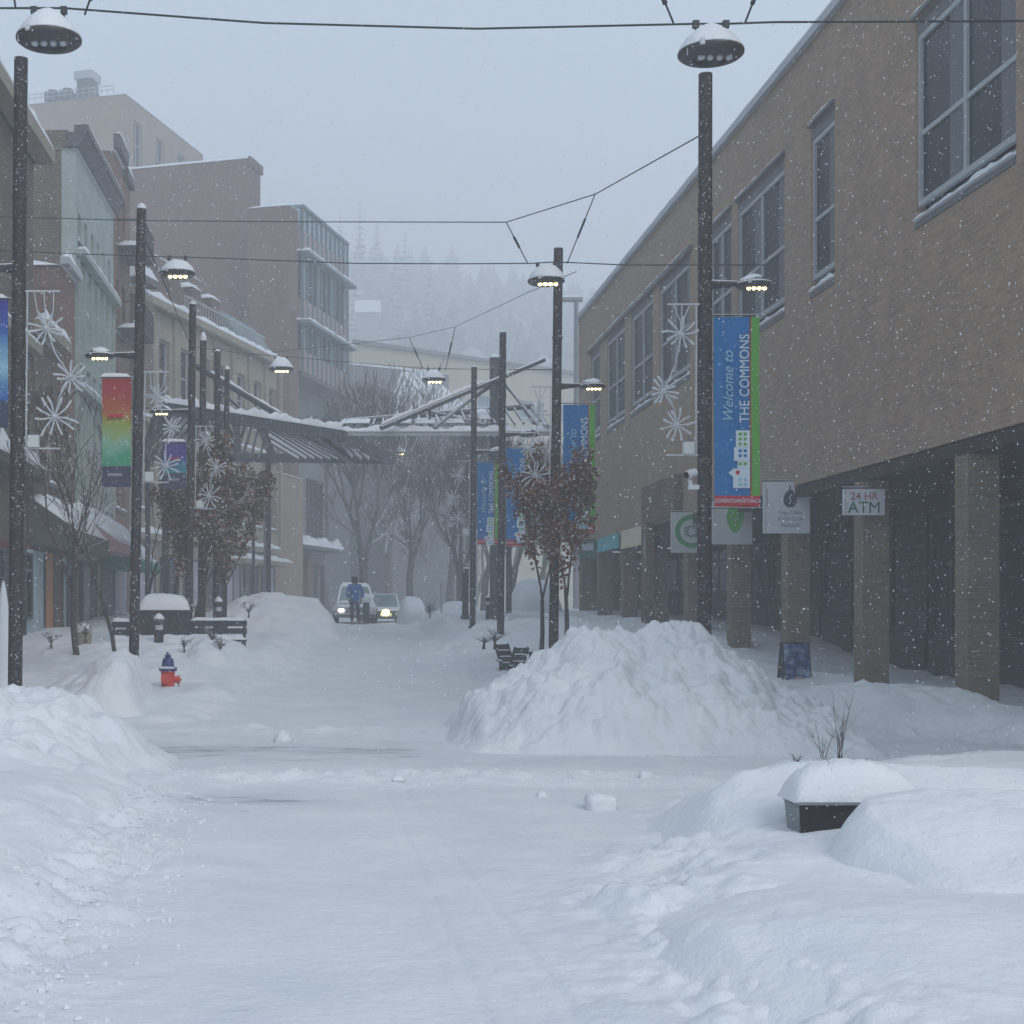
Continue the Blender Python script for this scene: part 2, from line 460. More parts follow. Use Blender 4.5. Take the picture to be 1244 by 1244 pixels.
M['planter_side'] = mat('pale_planter_side', (.20, .23, .24), .6, .3, .2, 7)  # paler grey than the box, on its left side panel and rim
M['orange'] = mat('orange_door', (.62, .24, .07), .6, .3, .1, 3)
M['palblue'] = mat('pale_blue_panel', (.40, .52, .58), .5, .3, .25, 3)
M['darkred'] = mat('dark_red_awning', (.16, .02, .025), .8, .2, .1, 3)
M['pinkaw'] = mat('faded_pink_awning', (.42, .24, .27), .8, .2, .1, 3, snow=.8)
M['greenaw'] = mat('green_awning', (.02, .22, .17), .8, .2, .1, 3, snow=.3)
M['oliveaw'] = mat('olive_awning', (.07, .075, .06), .85, .2, .2, 3, snow=.9)
M['jacket'] = mat('blue_jacket', (.02, .13, .42), .8, .2, .15, 12)
M['trouser'] = mat('navy_trousers', (.022, .03, .06), .85, .1, .1, 12)
M['skin'] = mat('skin', (.45, .28, .22), .6, .3, .05)
M['dark'] = mat('dark_knit', (.02, .02, .025), .9, .1, .1)
M['car_white'] = mat('white_car_paint', (.45, .47, .50), .35, .5, .05, 2, snow=.95)
M['car_dark'] = mat('dark_car_paint', (.055, .06, .07), .35, .5, .05, 2, snow=.95)
M['rubber'] = mat('rubber', (.02, .02, .02), .8, .2, .1)
M['head_y'] = emit('yellow_headlight', (1.0, .78, .22), 9.0)
M['head_w'] = emit('warm_headlight', (1.0, .90, .70), 8.0)
# ------------------------------------------------------------------ the ground: one snow sheet
def profile(y):
    return np.interp(y, [-50, 20, 26, 33, 44, 54, 70, 1000], [0, 0, .22, .52, .92, 1.22, 1.32, 1.4])
def lane_left(y):
    return np.interp(y, [0, 13.4, 14.6, 19.8, 21.5, 26.5, 30, 54, 60, 70], [-1.35, -1.5, -9, -9, -2.2, -1.3, -1.0, -.3, -3, -10])
def lane_right(y):
    return np.interp(y, [0, 6, 8.4, 11, 13.8, 15, 19.6, 21.5, 26.5, 30, 54, 60, 70], [1.2, 1.4, 1.64, 2.5, 3.5, 9, 8, 3.3, 3.1, 2.4, 2.9, 6, 10])
def ground(x, y, detail=True):
    x = np.asarray(x, float); y = np.asarray(y, float)
    wob = fbm(x * .0 + 3.1, y * 1.1, 3, 5) * .35
    dl = (lane_left(y) + wob) - x            # >0 : left of the lane
    dr = x - (lane_right(y) - wob)
    side_l = np.interp(y, [0, 17, 20, 28, 32], [.30, .30, .10, .12, .28]); side_r = np.interp(y, [0, 12, 17, 24, 31.5, 36], [.20, .24, .30, .06, .06, .40])
    hl = sstep(-.05, .8, dl) * side_l + sstep(.5, 3.5, dl) * .12
    hr = sstep(-.05, .9, dr) * side_r + sstep(.5, 3.0, dr) * .12 * (y > 12)
    far = 1 - sstep(75, 110, y)
    z = profile(y) + (hl + hr) * far
    if detail:
        el = np.exp(-((dl - .12) / .38) ** 2); er = np.exp(-((dr - .2) / .5) ** 2)
        edge = np.clip(el + er, 0, 1) * (y < 60)
        z = z + ((y > 19.5) & (y < 56)) * .16 * np.exp(-((dl - .55) / .4) ** 2) * (.6 + fbm(x * .8, y * .5, 3, 55)) + ((y > 31) & (y < 56)) * .14 * np.exp(-((dr - .55) / .4) ** 2) * (.6 + fbm(x * .8, y * .5, 3, 56))
        z = z + edge * (.09 * lumps(x, y, .30, 3, .5) + .06 * lumps(x, y, .14, 4, .6) + .035 * lumps(x, y, .08, 6, .6) + .05 * fbm(x * 2.2, y * 2.2, 3, 8))
        bank = np.clip(sstep(.1, .8, dl) + sstep(.1, .8, dr), 0, 1)
        z = z + bank * (np.where(y < 13, .10, .16) * fbm(x * .55, y * .55, 4, 11) + .03 * fbm(x * 3, y * 3, 3, 12)) * far
        lane = 1 - bank
        z = z + lane * (.035 * fbm(x * .7, y * .5, 3, 21) + .010 * fbm(x * 5, y * 5, 3, 22))
        # ridge of crumbs left along the near side of the crossing
        rid = np.exp(-((y - 14.6 - .2 * np.sin(x * .7)) / .55) ** 2) + .7 * np.exp(-((y - 20.4) / .7) ** 2)
        z = z + lane * rid * (.05 + .07 * lumps(x, y, .20, 31, .6) + .10 * lumps(x, y, .42, 33, .16))
        # wheel and ski tracks down the lane
        for tx, k in ((.45, .02), (.62, .045)):
            t = x - (tx + (14 - y) * k)
            z = z - lane * (y < 14) * .009 * np.exp(-(t / .03) ** 2) + lane * (y < 14) * .006 * np.exp(-((np.abs(t) - .06) / .03) ** 2)
        # old ruts and scuffs in the far street
        z = z + lane * (y > 21) * .03 * fbm(x * 1.6, y * .35, 3, 41)
    return z
def gz(x, y):
    return float(ground(np.array([x]), np.array([y]))[0])

s_rows = np.concatenate([np.geomspace(2, 8, 40)[:-1], np.geomspace(8, 66, 720)[:-1], np.geomspace(66, 560, 60)])
u_cols = np.concatenate([np.linspace(-1.3, -.34, 30)[:-1], np.linspace(-.34, .46, 400)[:-1], np.linspace(.46, 1.3, 30)])
SS, UU = np.meshgrid(s_rows, u_cols, indexing='ij')
GX = UU * SS; GY = SS - 6
GZ = ground(GX, GY)
V = np.stack([GX.ravel(), GY.ravel(), GZ.ravel()], 1)
nr, nc = SS.shape
I = np.arange(nr * nc).reshape(nr, nc)
Q = np.stack([I[:-1, :-1].ravel(), I[:-1, 1:].ravel(), I[1:, 1:].ravel(), I[1:, :-1].ravel()], 1)
g = np_mesh('snowy_ground', V, Q, M['ground'], True)
prop(g, 'trampled and ploughed snow over the pedestrian street', kind='structure')
wear = np.exp(-((GY - 17.3) / 1.5) ** 2) * np.clip(.62 + 1.3 * fbm(GX * .35 + 4, GY * .5, 2, 77), 0, 1) * (GX < 3.5) + .7 * np.exp(-((GY - 13.0) / .45) ** 2) * np.exp(-((GX + .7) / .8) ** 2)
wear = np.clip(wear, 0, 1) + .25 * ((GX < lane_right(GY)) & (GX > lane_left(GY)) & (GY < 14))
at = g.data.attributes.new('wear', 'FLOAT', 'POINT')
at.data.foreach_set('value', np.clip(wear, 0, 1).ravel().astype(np.float32))

# hill far behind
def hill(x, y):
    t = np.clip((y - 170) / 290, 0, 1)
    ridge = 96 + 10 * np.sin(x * .009 + .6) - .26 * np.clip(x - 10, 0, 200) + 6 * fbm(x * .02, y * .02, 3, 61)
    return t ** .85 * ridge + 1.0
hy = np.linspace(165, 680, 60); hx = np.linspace(-560, 620, 120)
HY, HX = np.meshgrid(hy, hx, indexing='ij')
HZ = hill(HX, HY); HZ[0, :] = -1
V = np.stack([HX.ravel(), HY.ravel(), HZ.ravel()], 1); nr, nc = HX.shape
I = np.arange(nr * nc).reshape(nr, nc)
Q = np.stack([I[:-1, :-1].ravel(), I[:-1, 1:].ravel(), I[1:, 1:].ravel(), I[1:, :-1].ravel()], 1)
h_ = np_mesh('hill', V, Q, M['snow'], True); prop(h_, 'snowy hillside fading into the snowfall behind the town', kind='structure')

# ------------------------------------------------------------------ snow piles
def pile(name, xs, hs, yc, front, back, label, group=None, seed=0, res=.045, chunk=1.0, sharp=1.15, rlump=1.0, curve=0.0, jag=.10):
    """a shovelled ridge: crest heights hs above z=0 at xs, falling off to front (towards -y) and back"""
    x0, x1 = xs[0], xs[-1]
    nx = int((x1 - x0) / res); ny = int((front + back) / res)
    X = np.linspace(x0, x1, nx); Y = np.linspace(yc - front, yc + back, ny)
    YY, XX = np.meshgrid(Y, X, indexing='ij')
    yc2 = yc + curve * (XX - (x0 + x1) / 2)
    hcrest = np.interp(XX + .25 * fbm(XX * 1.3, YY * 1.3, 3, seed), xs, hs)
    t = np.where(YY < yc2, (yc2 - YY) / front, (YY - yc2) / back) + .18 * fbm(XX * .9, YY * .9, 3, seed + 3)
    prof_ = np.clip(1 - np.clip(t, 0, 1) ** sharp, 0, 1)
    edge = sstep(0, .5, XX - x0) * sstep(0, .5, x1 - XX) * sstep(0, .35, YY - Y[0]) * sstep(0, .35, Y[-1] - YY)
    base = ground(XX, YY, False)
    H = np.maximum(hcrest - base, 0) * prof_ * edge
    rough = np.clip(H / .35, 0, 1)
    H = H + rough * chunk * (.10 * lumps(XX, YY, .38, seed + 5, .4) + .07 * lumps(XX, YY, .2, seed + 6, .5) + .13 * fbm(XX * 1.2, YY * 1.2, 3, seed + 9) + .05 * fbm(XX * 3.5, YY * 1.6, 3, seed + 14) + jag * fbm(XX * 6, YY * 6, 4, seed + 10) + .045 * rlump * lumps(XX, YY, .13, seed + 12, .6))
    Z = base - .06 + H - .03 * (H < .02)
    V = np.stack([XX.ravel(), YY.ravel(), Z.ravel()], 1)
    I = np.arange(nx * ny).reshape(ny, nx)
    Q = np.stack([I[:-1, :-1].ravel(), I[:-1, 1:].ravel(), I[1:, 1:].ravel(), I[1:, :-1].ravel()], 1)
    c = np.array([(x0 + x1) / 2, yc, 0])
    o = np_mesh(name, V - c, Q, M['snow'], True); o.location = c
    prop(o, label, 'snow pile', group)
    return o
pile('snow_pile', [1.3, 1.7, 2.1, 2.6, 3.1, 3.5, 3.9, 4.25, 4.7, 5.1, 5.45, 5.76, 6.2, 6.7], [.15, .48, .85, 1.16, 1.38, 1.46, 1.42, 1.55, 1.46, 1.20, .92, .68, .42, .1], 19.6, 2.8, 2.6,
     'largest heap of chunky snow with jagged crest at the foot of the right front pole', seed=100, res=.03, chunk=1.0, curve=-.10, jag=.10, sharp=1.35, rlump=1.5)
pile('snow_pile', [-9, -7, -4.2, -3.4, -2.9, -2.4, -2.0, -1.4], [.95, .95, 1.0, .95, .82, .5, .2, 0], 15.8, 3.4, 2.2,
     'lumpy ploughed heap beside the left front pole at the street crossing', seed=200, res=.035, chunk=.95, jag=.08)
pile('snow_pile', [-4.2, -3.4, -2.8, -2.0, -1.2, -.6, -.3, .35], [1.5, 1.9, 2.22, 2.3, 2.18, 2.1, 1.8, 1.1], 44, 3.2, 2.5,
     'high smooth bank of snow left of the person in blue', seed=300, res=.07, chunk=.55)
pile('snow_pile', [-5.2, -4.7, -4.3, -4.0, -3.7, -3.45, -3.2, -3.0, -2.85, -2.7], [.3, .45, .65, .88, 1.05, 1.12, 1.04, .78, .42, .1], 23.7, 2.2, 1.0, 'small rounded mound at the foot of the rainbow banner pole', seed=400, res=.04, chunk=.45, sharp=1.9)
pile('snow_pile', [-8, -6.5, -5.4, -4.4, -3.4, -2.5, -1.9, -1.2], [.8, .85, 1.0, 1.2, 1.22, 1.2, 1.0, .4], 31.0, 4.6, 4.0, 'long bank of snow that half buries the left benches and the dark box', seed=430, res=.06, chunk=.4)
pile('snow_pile', [-3.3, -2.9, -2.6, -2.2, -1.7], [.4, 1.0, 1.2, 1.0, .4], 29.3, 1.4, 1.0, 'small mound behind the fire hydrant below the long bench', seed=420, res=.04, chunk=.45, sharp=1.9)
pile('snow_pile', [2.7, 3.6, 4.6, 6.0, 7.6], [.9, 1.42, 1.55, 1.6, 1.3], 37.5, 3.2, 2.5, 'long low bank of snow behind the two low chairs', seed=500, res=.07, chunk=.5)
pile('snow_pile', [2.6, 3.2, 3.6, 4.2, 5.0], [.5, .75, .9, .9, .7], 32.3, 1.4, 1.2, 'soft drift of snow around the two low chairs', seed=520, res=.05, chunk=.4)
pile('snow_pile', [-7.8, -7.2, -6.4, -5.6, -5.0], [.9, 1.15, 1.25, 1.15, .7], 33.5, 1.6, 1.4, 'low drift in front of the orange shop door', seed=540, res=.06, chunk=.4)
pile('snow_pile', [6.2, 6.9, 7.6, 8.6, 9.6], [.4, .62, .72, .65, .5], 21.5, 2.2, 2.6, 'low flattened drift in front of the folding pavement sign', seed=560, res=.05, chunk=.5)
pile('snow_pile', [1.3, 1.7, 2.1, 2.6, 3.6, 5.0], [.05, .26, .34, .36, .34, .36], 6.9, 1.6, 1.5, 'smooth low bank of shovelled snow nearest the camera, below the black planter', seed=580, res=.03, chunk=.35, jag=.03)

pile('snow_pile', [2.5, 2.9, 3.05, 3.2, 3.6, 4.8, 6.0], [.1, .24, .46, .60, .66, .66, .5], 8.9, 1.7, .7, 'rounded bank covering the right corner of the black planter', seed=600, res=.02, chunk=.2, jag=.02)
pile('snow_pile', [2.2, 2.6, 2.9, 3.3, 4.2, 5.6], [.2, .38, .56, .64, .64, .55], 10.6, .95, 1.6, 'smooth drift behind the black planter', seed=610, res=.025, chunk=.2, jag=.02)
# loose lumps of snow
def clod(x, y, r, label, sz=.7, seed=0):
    z = gz(x, y)
    MB().blob((x, y, z + r * sz * .35), r, sz, 16, 10, seed, .22).top('snow_lump', M['snow'], (x, y, z), label, 'snow lump', 'single lumps of snow on the crossing', True)
clod(-.68, 19.0, .13, 'rounded lump of snow beside the dark streaks on the crossing', seed=3)
clod(2.25, 12.55, .14, 'flat-bottomed lump of snow alone on the crossing nearest the camera', .75, seed=5)
clod(1.85, 13.3, .05, 'tiny grey lump left of the flat-bottomed snow lump', seed=6)
clod(.6, 14.2, .06, 'small lump in the crumbly ridge across the middle of the street', seed=9)
clod(3.05, 14.6, .07, 'small lump at the foot of the largest heap', seed=12)
clod(-3.3, 13.4, .16, 'large boulder-like lump on the slope of the left heap', seed=14)
clod(-2.75, 15.0, .12, 'round lump high on the left heap', seed=15)
rn = random.Random(9)
mb = MB()
for i in range(1500):
    k = rn.random()
    if k < .45:
        y = rn.uniform(5, 13.4); x = lane_left(y) + rn.gauss(.05, .22)
    elif k < .8:
        x = rn.uniform(-2, 6.4); y = 14.6 + rn.gauss(0, .45)
    else:
        x = rn.uniform(2.6, 6.5); y = 17.2 + rn.gauss(0, .25) - .1 * (x - 4)
    r = rn.uniform(.006, .022)
    mb.blob((x, y, gz(x, y) + r * .1), r, .7, 6, 4, i, .2)
mb.build('snow_crumbs', M['snow'], None, True, label='crumbs of ploughed snow strewn along the edges', kind='stuff')

# ------------------------------------------------------------------ buildings
def window(root, F, ua, ub, za, zb, dep=.25, nm=1, nr=0, fr='frame', gl='glass', name='window', fw=.06, sill=0, seed=0, lintel=0):
    mb = MB()
    w0, w1 = -dep - .05, -dep + .03
    mb.fbox(F, ua, ua + fw, w0, w1, za, zb); mb.fbox(F, ub - fw, ub, w0, w1, za, zb)
    mb.fbox(F, ua + fw, ub - fw, w0, w1, za, za + fw); mb.fbox(F, ua + fw, ub - fw, w0, w1, zb - fw, zb)
    for i in range(1, nm):
        u = ua + (ub - ua) * i / nm
        mb.fbox(F, u - fw / 2, u + fw / 2, w0 + .005, w1 - .005, za + fw, zb - fw)
    for r in (nr if hasattr(nr, '__len__') else [i / (nr + 1) for i in range(1, nr + 1)]):
        z = za + (zb - za) * r
        for i in range(nm):
            a = ua + (ub - ua) * i / nm + (fw if i == 0 else fw / 2); b = ua + (ub - ua) * (i + 1) / nm - (fw if i == nm - 1 else fw / 2)
            mb.fbox(F, a, b, w0 + .01, w1 - .01, z - fw * .4, z + fw * .4)
    wf = mb.build(name, M[fr], root)
    g = MB()
    for i in range(nm):
        a = ua + (ub - ua) * i / nm; b = ua + (ub - ua) * (i + 1) / nm
        MB().fbox(F, a + .01, b - .01, -dep - .04, -dep - .02, za + .01, zb - .01).build('pane', M[gl], wf)
    if sill:
        MB().fbox(F, ua - .04, ub + .04, -dep + .03, sill, za - .1, za).build('sill', M['lintel'], wf)
        MB().slab(F, ua - .03, ub + .03, -dep + .04, sill, za, .09, max(4, int((ub - ua) * 4)), 3, seed).build('sill_snow', M['snow'], wf, True)
    return wf

def facade(root, F, u0, u1, z0, z1, ops, m, back=.4, dep=.25):
    """front wall with real openings; ops = (ua, ub, za, zb)"""
    us = sorted({u0, u1} | {o[0] for o in ops} | {o[1] for o in ops}); zs = sorted({z0, z1} | {o[2] for o in ops} | {o[3] for o in ops})
    mb = MB()
    for i in range(len(us) - 1):
        for j in range(len(zs) - 1):
            cu = (us[i] + us[i + 1]) / 2; cz = (zs[j] + zs[j + 1]) / 2
            if any(o[0] < cu < o[1] and o[2] < cz < o[3] for o in ops): continue
            mb.add([F(us[i], 0, zs[j]), F(us[i + 1], 0, zs[j]), F(us[i + 1], 0, zs[j + 1]), F(us[i], 0, zs[j + 1])], [(0, 1, 2, 3)])
    for a, b, c, d in [o[:4] for o in ops]:
        w = -dep - .06
        mb.add([F(a, 0, c), F(a, w, c), F(a, w, d), F(a, 0, d)], [(0, 1, 2, 3)])
        mb.add([F(b, 0, c), F(b, w, c), F(b, w, d), F(b, 0, d)], [(3, 2, 1, 0)])
        mb.add([F(a, 0, c), F(b, 0, c), F(b, w, c), F(a, w, c)], [(0, 1, 2, 3)])
        mb.add([F(a, 0, d), F(b, 0, d), F(b, w, d), F(a, w, d)], [(3, 2, 1, 0)])
    # returns round the edge
    for (a, b) in (((u0, z0), (u0, z1)), ((u0, z1), (u1, z1)), ((u1, z1), (u1, z0))):
        mb.add([F(a[0], 0, a[1]), F(b[0], 0, b[1]), F(b[0], -back, b[1]), F(a[0], -back, a[1])], [(0, 1, 2, 3)])
    return mb.build('wall', m, root)
def core(root, F, u0, u1, z0, z1, W, m, name='side_wall', w1=-.4):
    return MB().fbox(F, u0, u1, -W, w1, z0, z1).build(name, m, root)
def roof_snow(root, F, u0, u1, W, z, h=.3, seed=0, over=.08):
    MB().slab(F, u0 - over, u1 + over, -W, over, z, h, max(8, int((u1 - u0))), 6, seed, .25, .25).build('roof_snow', M['snow'], root, True)
def ledge(root, F, u0, u1, out, z, t=.15, snow=.12, m='lintel', name='ledge', seed=1, w=0.0):
    o = MB().fbox(F, u0, u1, w, out, z - t, z).build(name, M[m], root)
    if snow:
        MB().slab(F, u0, u1, w, out, z, snow, max(6, int((u1 - u0) * 2.5)), 4, seed, .5).build('ledge_snow', M['snow'], o, True)
    return o

# ---- right: long brown brick building with an arcade (street face on X = 9, seen along its length)
XR = 9.0
RB = thing('brick_building', (XR, 30, 0), 'long brown brick building with upper windows over an arcade, right of the street', 'building')
FR = axisF((XR, 0), (0, 1), (-1, 0))       # u = depth, w = out towards the street
ZS, ZT, ZROOF, ZARC = 7.60, 10.85, 12.45, 4.15
wins = [(718, 729, 1), (737, 759, 2), (767, 793, 2), (801, 838, 2), (862, 889, 2), (896, 953, 2), (985, 1014, 1)]
ops = []
for a, b, n_ in wins:
    ops.append((DX(b, XR), DX(a, XR), ZS, ZT, n_))
ops += [(19.6, 23.0, ZS, ZT, 2), (14.5, 17.0, ZS, ZT, 2)]
facade(RB, FR, 8, 54.9, ZARC, ZROOF, ops, M['brick_tan'], .6, .10)
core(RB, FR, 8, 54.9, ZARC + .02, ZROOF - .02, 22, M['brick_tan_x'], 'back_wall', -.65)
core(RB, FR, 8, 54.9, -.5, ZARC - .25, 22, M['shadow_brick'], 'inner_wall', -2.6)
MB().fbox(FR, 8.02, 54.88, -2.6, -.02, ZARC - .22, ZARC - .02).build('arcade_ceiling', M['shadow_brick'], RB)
MB().fbox(FR, 8, 55, -.5, .12, ZROOF + .003, ZROOF + .16).build('coping', M['coping'], RB)
MB().slab(FR, 8, 55, -2.2, .10, ZROOF + .16, .30, 70, 6, 5, .35, .3).build('roof_snow', M['snow'], RB, True)
MB().fbox(FR, 8.1, 54.9, -21.9, -.5, ZROOF + .003, ZROOF + .05).build('roof', M['snow'], RB)
for i, (a, b, za, zb, n_) in enumerate(ops):
    w = window(RB, FR, a, b, za + .35, zb - .25, .07, n_, [.42], 'frame', 'glass', fw=.09, seed=i)
    MB().fbox(FR, a + .002, b - .002, -.09, -.03, zb - .25, zb - .004).build('lintel_panel', M['lintel'], w)
    if i >= 3:
        for q in range(n_):
            u_ = a + .1 + (b - a) * q / n_; MB().fbox(FR, u_, u_ + (b - a) / n_ * .30, -.088, -.081, za + .42, zb - .33).build('blind', M['blind'], w)
    # sloping sill with snow lying along its outer lip
    s = MB().hexa([FR(a, -.2, za + .004), FR(b, -.2, za + .004), FR(b, .02, za + .004), FR(a, .02, za + .004), FR(a, -.2, za + .35), FR(b, -.2, za + .35), FR(b, .02, za + .10), FR(a, .02, za + .10)]).build('sill', M['lintel'], w)
    MB().slab(FR, a, b, -.08, .06, za + .125, .07, int((b - a) * 6) + 3, 3, i + 40, .8).build('sill_snow', M['snow'], s, True)
    # jamb mullion that stands out
uA, uB = DX(842, XR), DX(716, XR)
for z, nm, o_, t_ in ((ZT + .1, 'head_ledge', .10, .12),):
    l = MB().fbox(FR, uA, uB, .002, o_, z - t_, z).build(nm, M['lintel'], RB)
    MB().slab(FR, uA, uB, .002, o_, z, .05, 60, 3, 8, .9).build('ledge_snow', M['snow'], l, True)
for i in (5, 6, 7, 4):
    a, b = ops[i][:2]
    l = MB().fbox(FR, a - .05, b + .05, .002, .07, ZT, ZT + .07).build('head_ledge', M['lintel'], RB)
    MB().slab(FR, a - .05, b + .05, .002, .07, ZT + .07, .03, 14, 3, i, .9).build('ledge_snow', M['snow'], l, True)
# columns of the arcade
for i, D in enumerate([16.9, 21.1, 25.3, 29.5, 33.7, 37.9, 42.2, 46.4, 50.6, 54.45]):
    MB().box(XR + .003, XR + .45, D, D + .45, gz(XR, D) - .6, ZARC + (-.23 if i < 20 else 0)).build('column', M['brick_col'], RB)
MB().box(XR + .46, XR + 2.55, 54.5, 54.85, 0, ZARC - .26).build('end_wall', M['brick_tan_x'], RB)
# shop fronts behind the arcade
FS = axisF((XR + 2.6, 0), (0, 1), (-1, 0))
kinds = ['glass'] * 12 + ['lilac_pane'] * 8
u = 12.0; k = 0
while u < 53.5:
    gl = 'lilac_pane' if u > 43.5 else 'glass'
    base = gz(XR + 2, u)
    w = window(RB, FS, u, u + 1.9, base + .75, 3.55, -.10, 2 if k % 2 else 1, [.75], 'frame_dark', gl, 'shop_window', fw=.08)
    MB().fbox(FS, u, u + 1.9, .004, .16, base - .3, base + .74).build('stall_riser', M['frame_dark'], RB)
    u += 2.1; k += 1
# coloured fascia panels in the far bays, and the darker surround
MB().fbox(FR, 47.0, 50.5, .005, .09, 3.72, ZARC + .04).build('fascia_panel', M['teal'], RB, label='teal fascia panel')
MB().fbox(FR, 42.7, 46.3, .005, .09, 3.66, ZARC + .06).build('fascia_panel', M['creamp'], RB, label='cream fascia panel')
MB().fbox(FR, 51.2, 54.4, .005, .09, 3.72, ZARC + .02).build('fascia_panel', M['ink_green'], RB, label='dark green fascia panel')
SUR = MB(); SUR.fbox(FR, 38.4, 42.6, .004, .22, 4.2, 5.25); SUR.fbox(FR, 41.9, 42.6, .004, .22, 1.0, 4.2)
SUR.build('entrance_surround', M['brick_dark'], RB)

# ---- left side, near
XL = -8.0
FL = axisF((XL, 0), (0, 1), (1, 0))
def simple(name, F, L, W, H, m, label, wins=(), gl='glass', fr='frame', extra=None, z0=-.5, ms=None, sill=.08, base=(0, 0), snowh=.3, nr=1, nm=1):
    O = F(0, 0, 0)
    b = thing(name, (O[0], O[1], 0), label, 'building')
    facade(b, F, 0, L, z0, H, [w[:4] for w in wins], M[m])
    core(b, F, 0, L, z0, H - .01, W, M[ms or m])
    for i, w in enumerate(wins):
        window(b, F, *w[:4], .2, nm, nr, fr, w[4] if len(w) > 4 else gl, sill=sill, seed=i, fw=.07)
    roof_snow(b, F, 0, L, W, H, snowh, len(label))
    return b
# nearest, only its street edge is in the picture
F1 = axisF((XL, 14), (0, 1), (1, 0))
w_ = [(k * 3.1 + 1.0, k * 3.1 + 2.4, z, z + 2.2) for k in range(8) for z in (5.6, 9.4)]
b1 = simple('stone_building', F1, 25.2, 12, 13.55, 'brick_brown', 'olive brown building with deep snowy cornice at the left edge', w_)
ledge(b1, F1, -.2, 25.3, .55, 13.9, .35, .30, 'stone', 'cornice', 3)
ledge(b1, F1, 0, 25.2, .25, 8.7, .25, .12, 'stone', 'belt_course', 4)
MB().fbox(F1, 1, 24.9, .02, .45, 5.1, 5.35).build('awning', M['oliveaw'], b1)
MB().fbox(F1, 1, 24.9, .02, .10, 1.0, 3.4).build('shop_hoarding', M['darkred'], b1)
for k in range(10):
    window(b1, F1, 1.4 + k * 2.35, 3.2 + k * 2.35, 1.5, 3.2, -.14, 2, [.75], 'frame_dark', 'glass', 'shop_window', fw=.07)
MB().slab(F1, 1, 24.9, .02, .45, 5.35, .38, 60, 6, 5, .9).build('awning_snow', M['snow'], b1, True)
# lower building in the gap
F2 = axisF((XL, 39.25), (0, 1), (1, 0))
b2 = simple('shop_building', F2, 3.7, 10, 9.1, 'brick_brown', 'low brown shop building with snowy parapet beside the olive brown building', [(.5, 1.5, 5.3, 7.2), (2.2, 3.2, 5.3, 7.2)], ms='brick_brown')
ledge(b2, F2, 0, 3.7, .35, 9.45, .3, .25, 'stone', 'parapet', 6)
# red brick with chamfered snow line
F3 = axisF((XL, 43.0), (0, 1), (1, 0))
b3 = simple('red_brick_house', F3, 2.4, 9, 11.75, 'brick_red_s', 'narrow red brick house with white snow line along its parapet, below the mottled gable', [(.6, 1.5, 7.4, 9.6), (.6, 1.5, 4.9, 6.6)], ms='brick_red')
ledge(b3, F3, 0, 2.4, .25, 12.0, .2, .2, 'frame', 'parapet', 7)
# pale green facade with mottled brick gable
F4 = axisF((XL, 45.5), (0, 1), (1, 0))
w_ = [(.45 + k * 1.22, 1.1 + k * 1.22, 9.4, 12.3) for k in range(6)] + [(.45 + k * 1.22, 1.1 + k * 1.22, 5.2, 8.2) for k in range(6)] + [(.45 + k * 1.22, 1.0 + k * 1.22, 13.2, 14.1) for k in range(6)]
b4 = simple('green_fronted_house', F4, 7.8, 9, 15.9, 'green', 'tall house with pale green front, mottled brick side and dark projecting cornice', w_, ms='brick_dark', nr=1)
ledge(b4, F4, -.2, 7.85, .42, 16.6, .22, .14, 'cornice', 'cornice', 9)
MB().hexa([F4(-.2, -.2, 15.92), F4(7.8, -.2, 15.92), F4(7.8, .12, 15.92), F4(-.2, .12, 15.92), F4(-.2, -.2, 16.37), F4(7.8, -.2, 16.37), F4(7.8, .36, 16.37), F4(-.2, .36, 16.37)]).build('cornice_cove', M['cornice'], b4)
MB().fbox(F4, 0, 7.8, -9, -.25, 15.95, 16.5).build('attic_wall', M['brick_dark'], b4)
MB().slab(F4, 0, 7.8, -9, -.3, 16.5, .25, 10, 6, 5).build('roof_snow', M['snow'], b4, True)
MB().fbox(F4, -.03, .25, -.42, .03, 0, 15.9).build('corner_trim', M['green'], b4)
ledge(b4, F4, 0, 7.8, .3, 12.85, .2, .16, 'green', 'belt_course', 10)
ledge(b4, F4, 0, 7.8, .3, 8.7, .2, .12, 'green', 'belt_course', 11)
for k in range(7):
    MB().fbox(F4, .12 + k * 1.22, .3 + k * 1.22, .003, .10, 5.0, 12.6).build('pilaster', M['green'], b4)
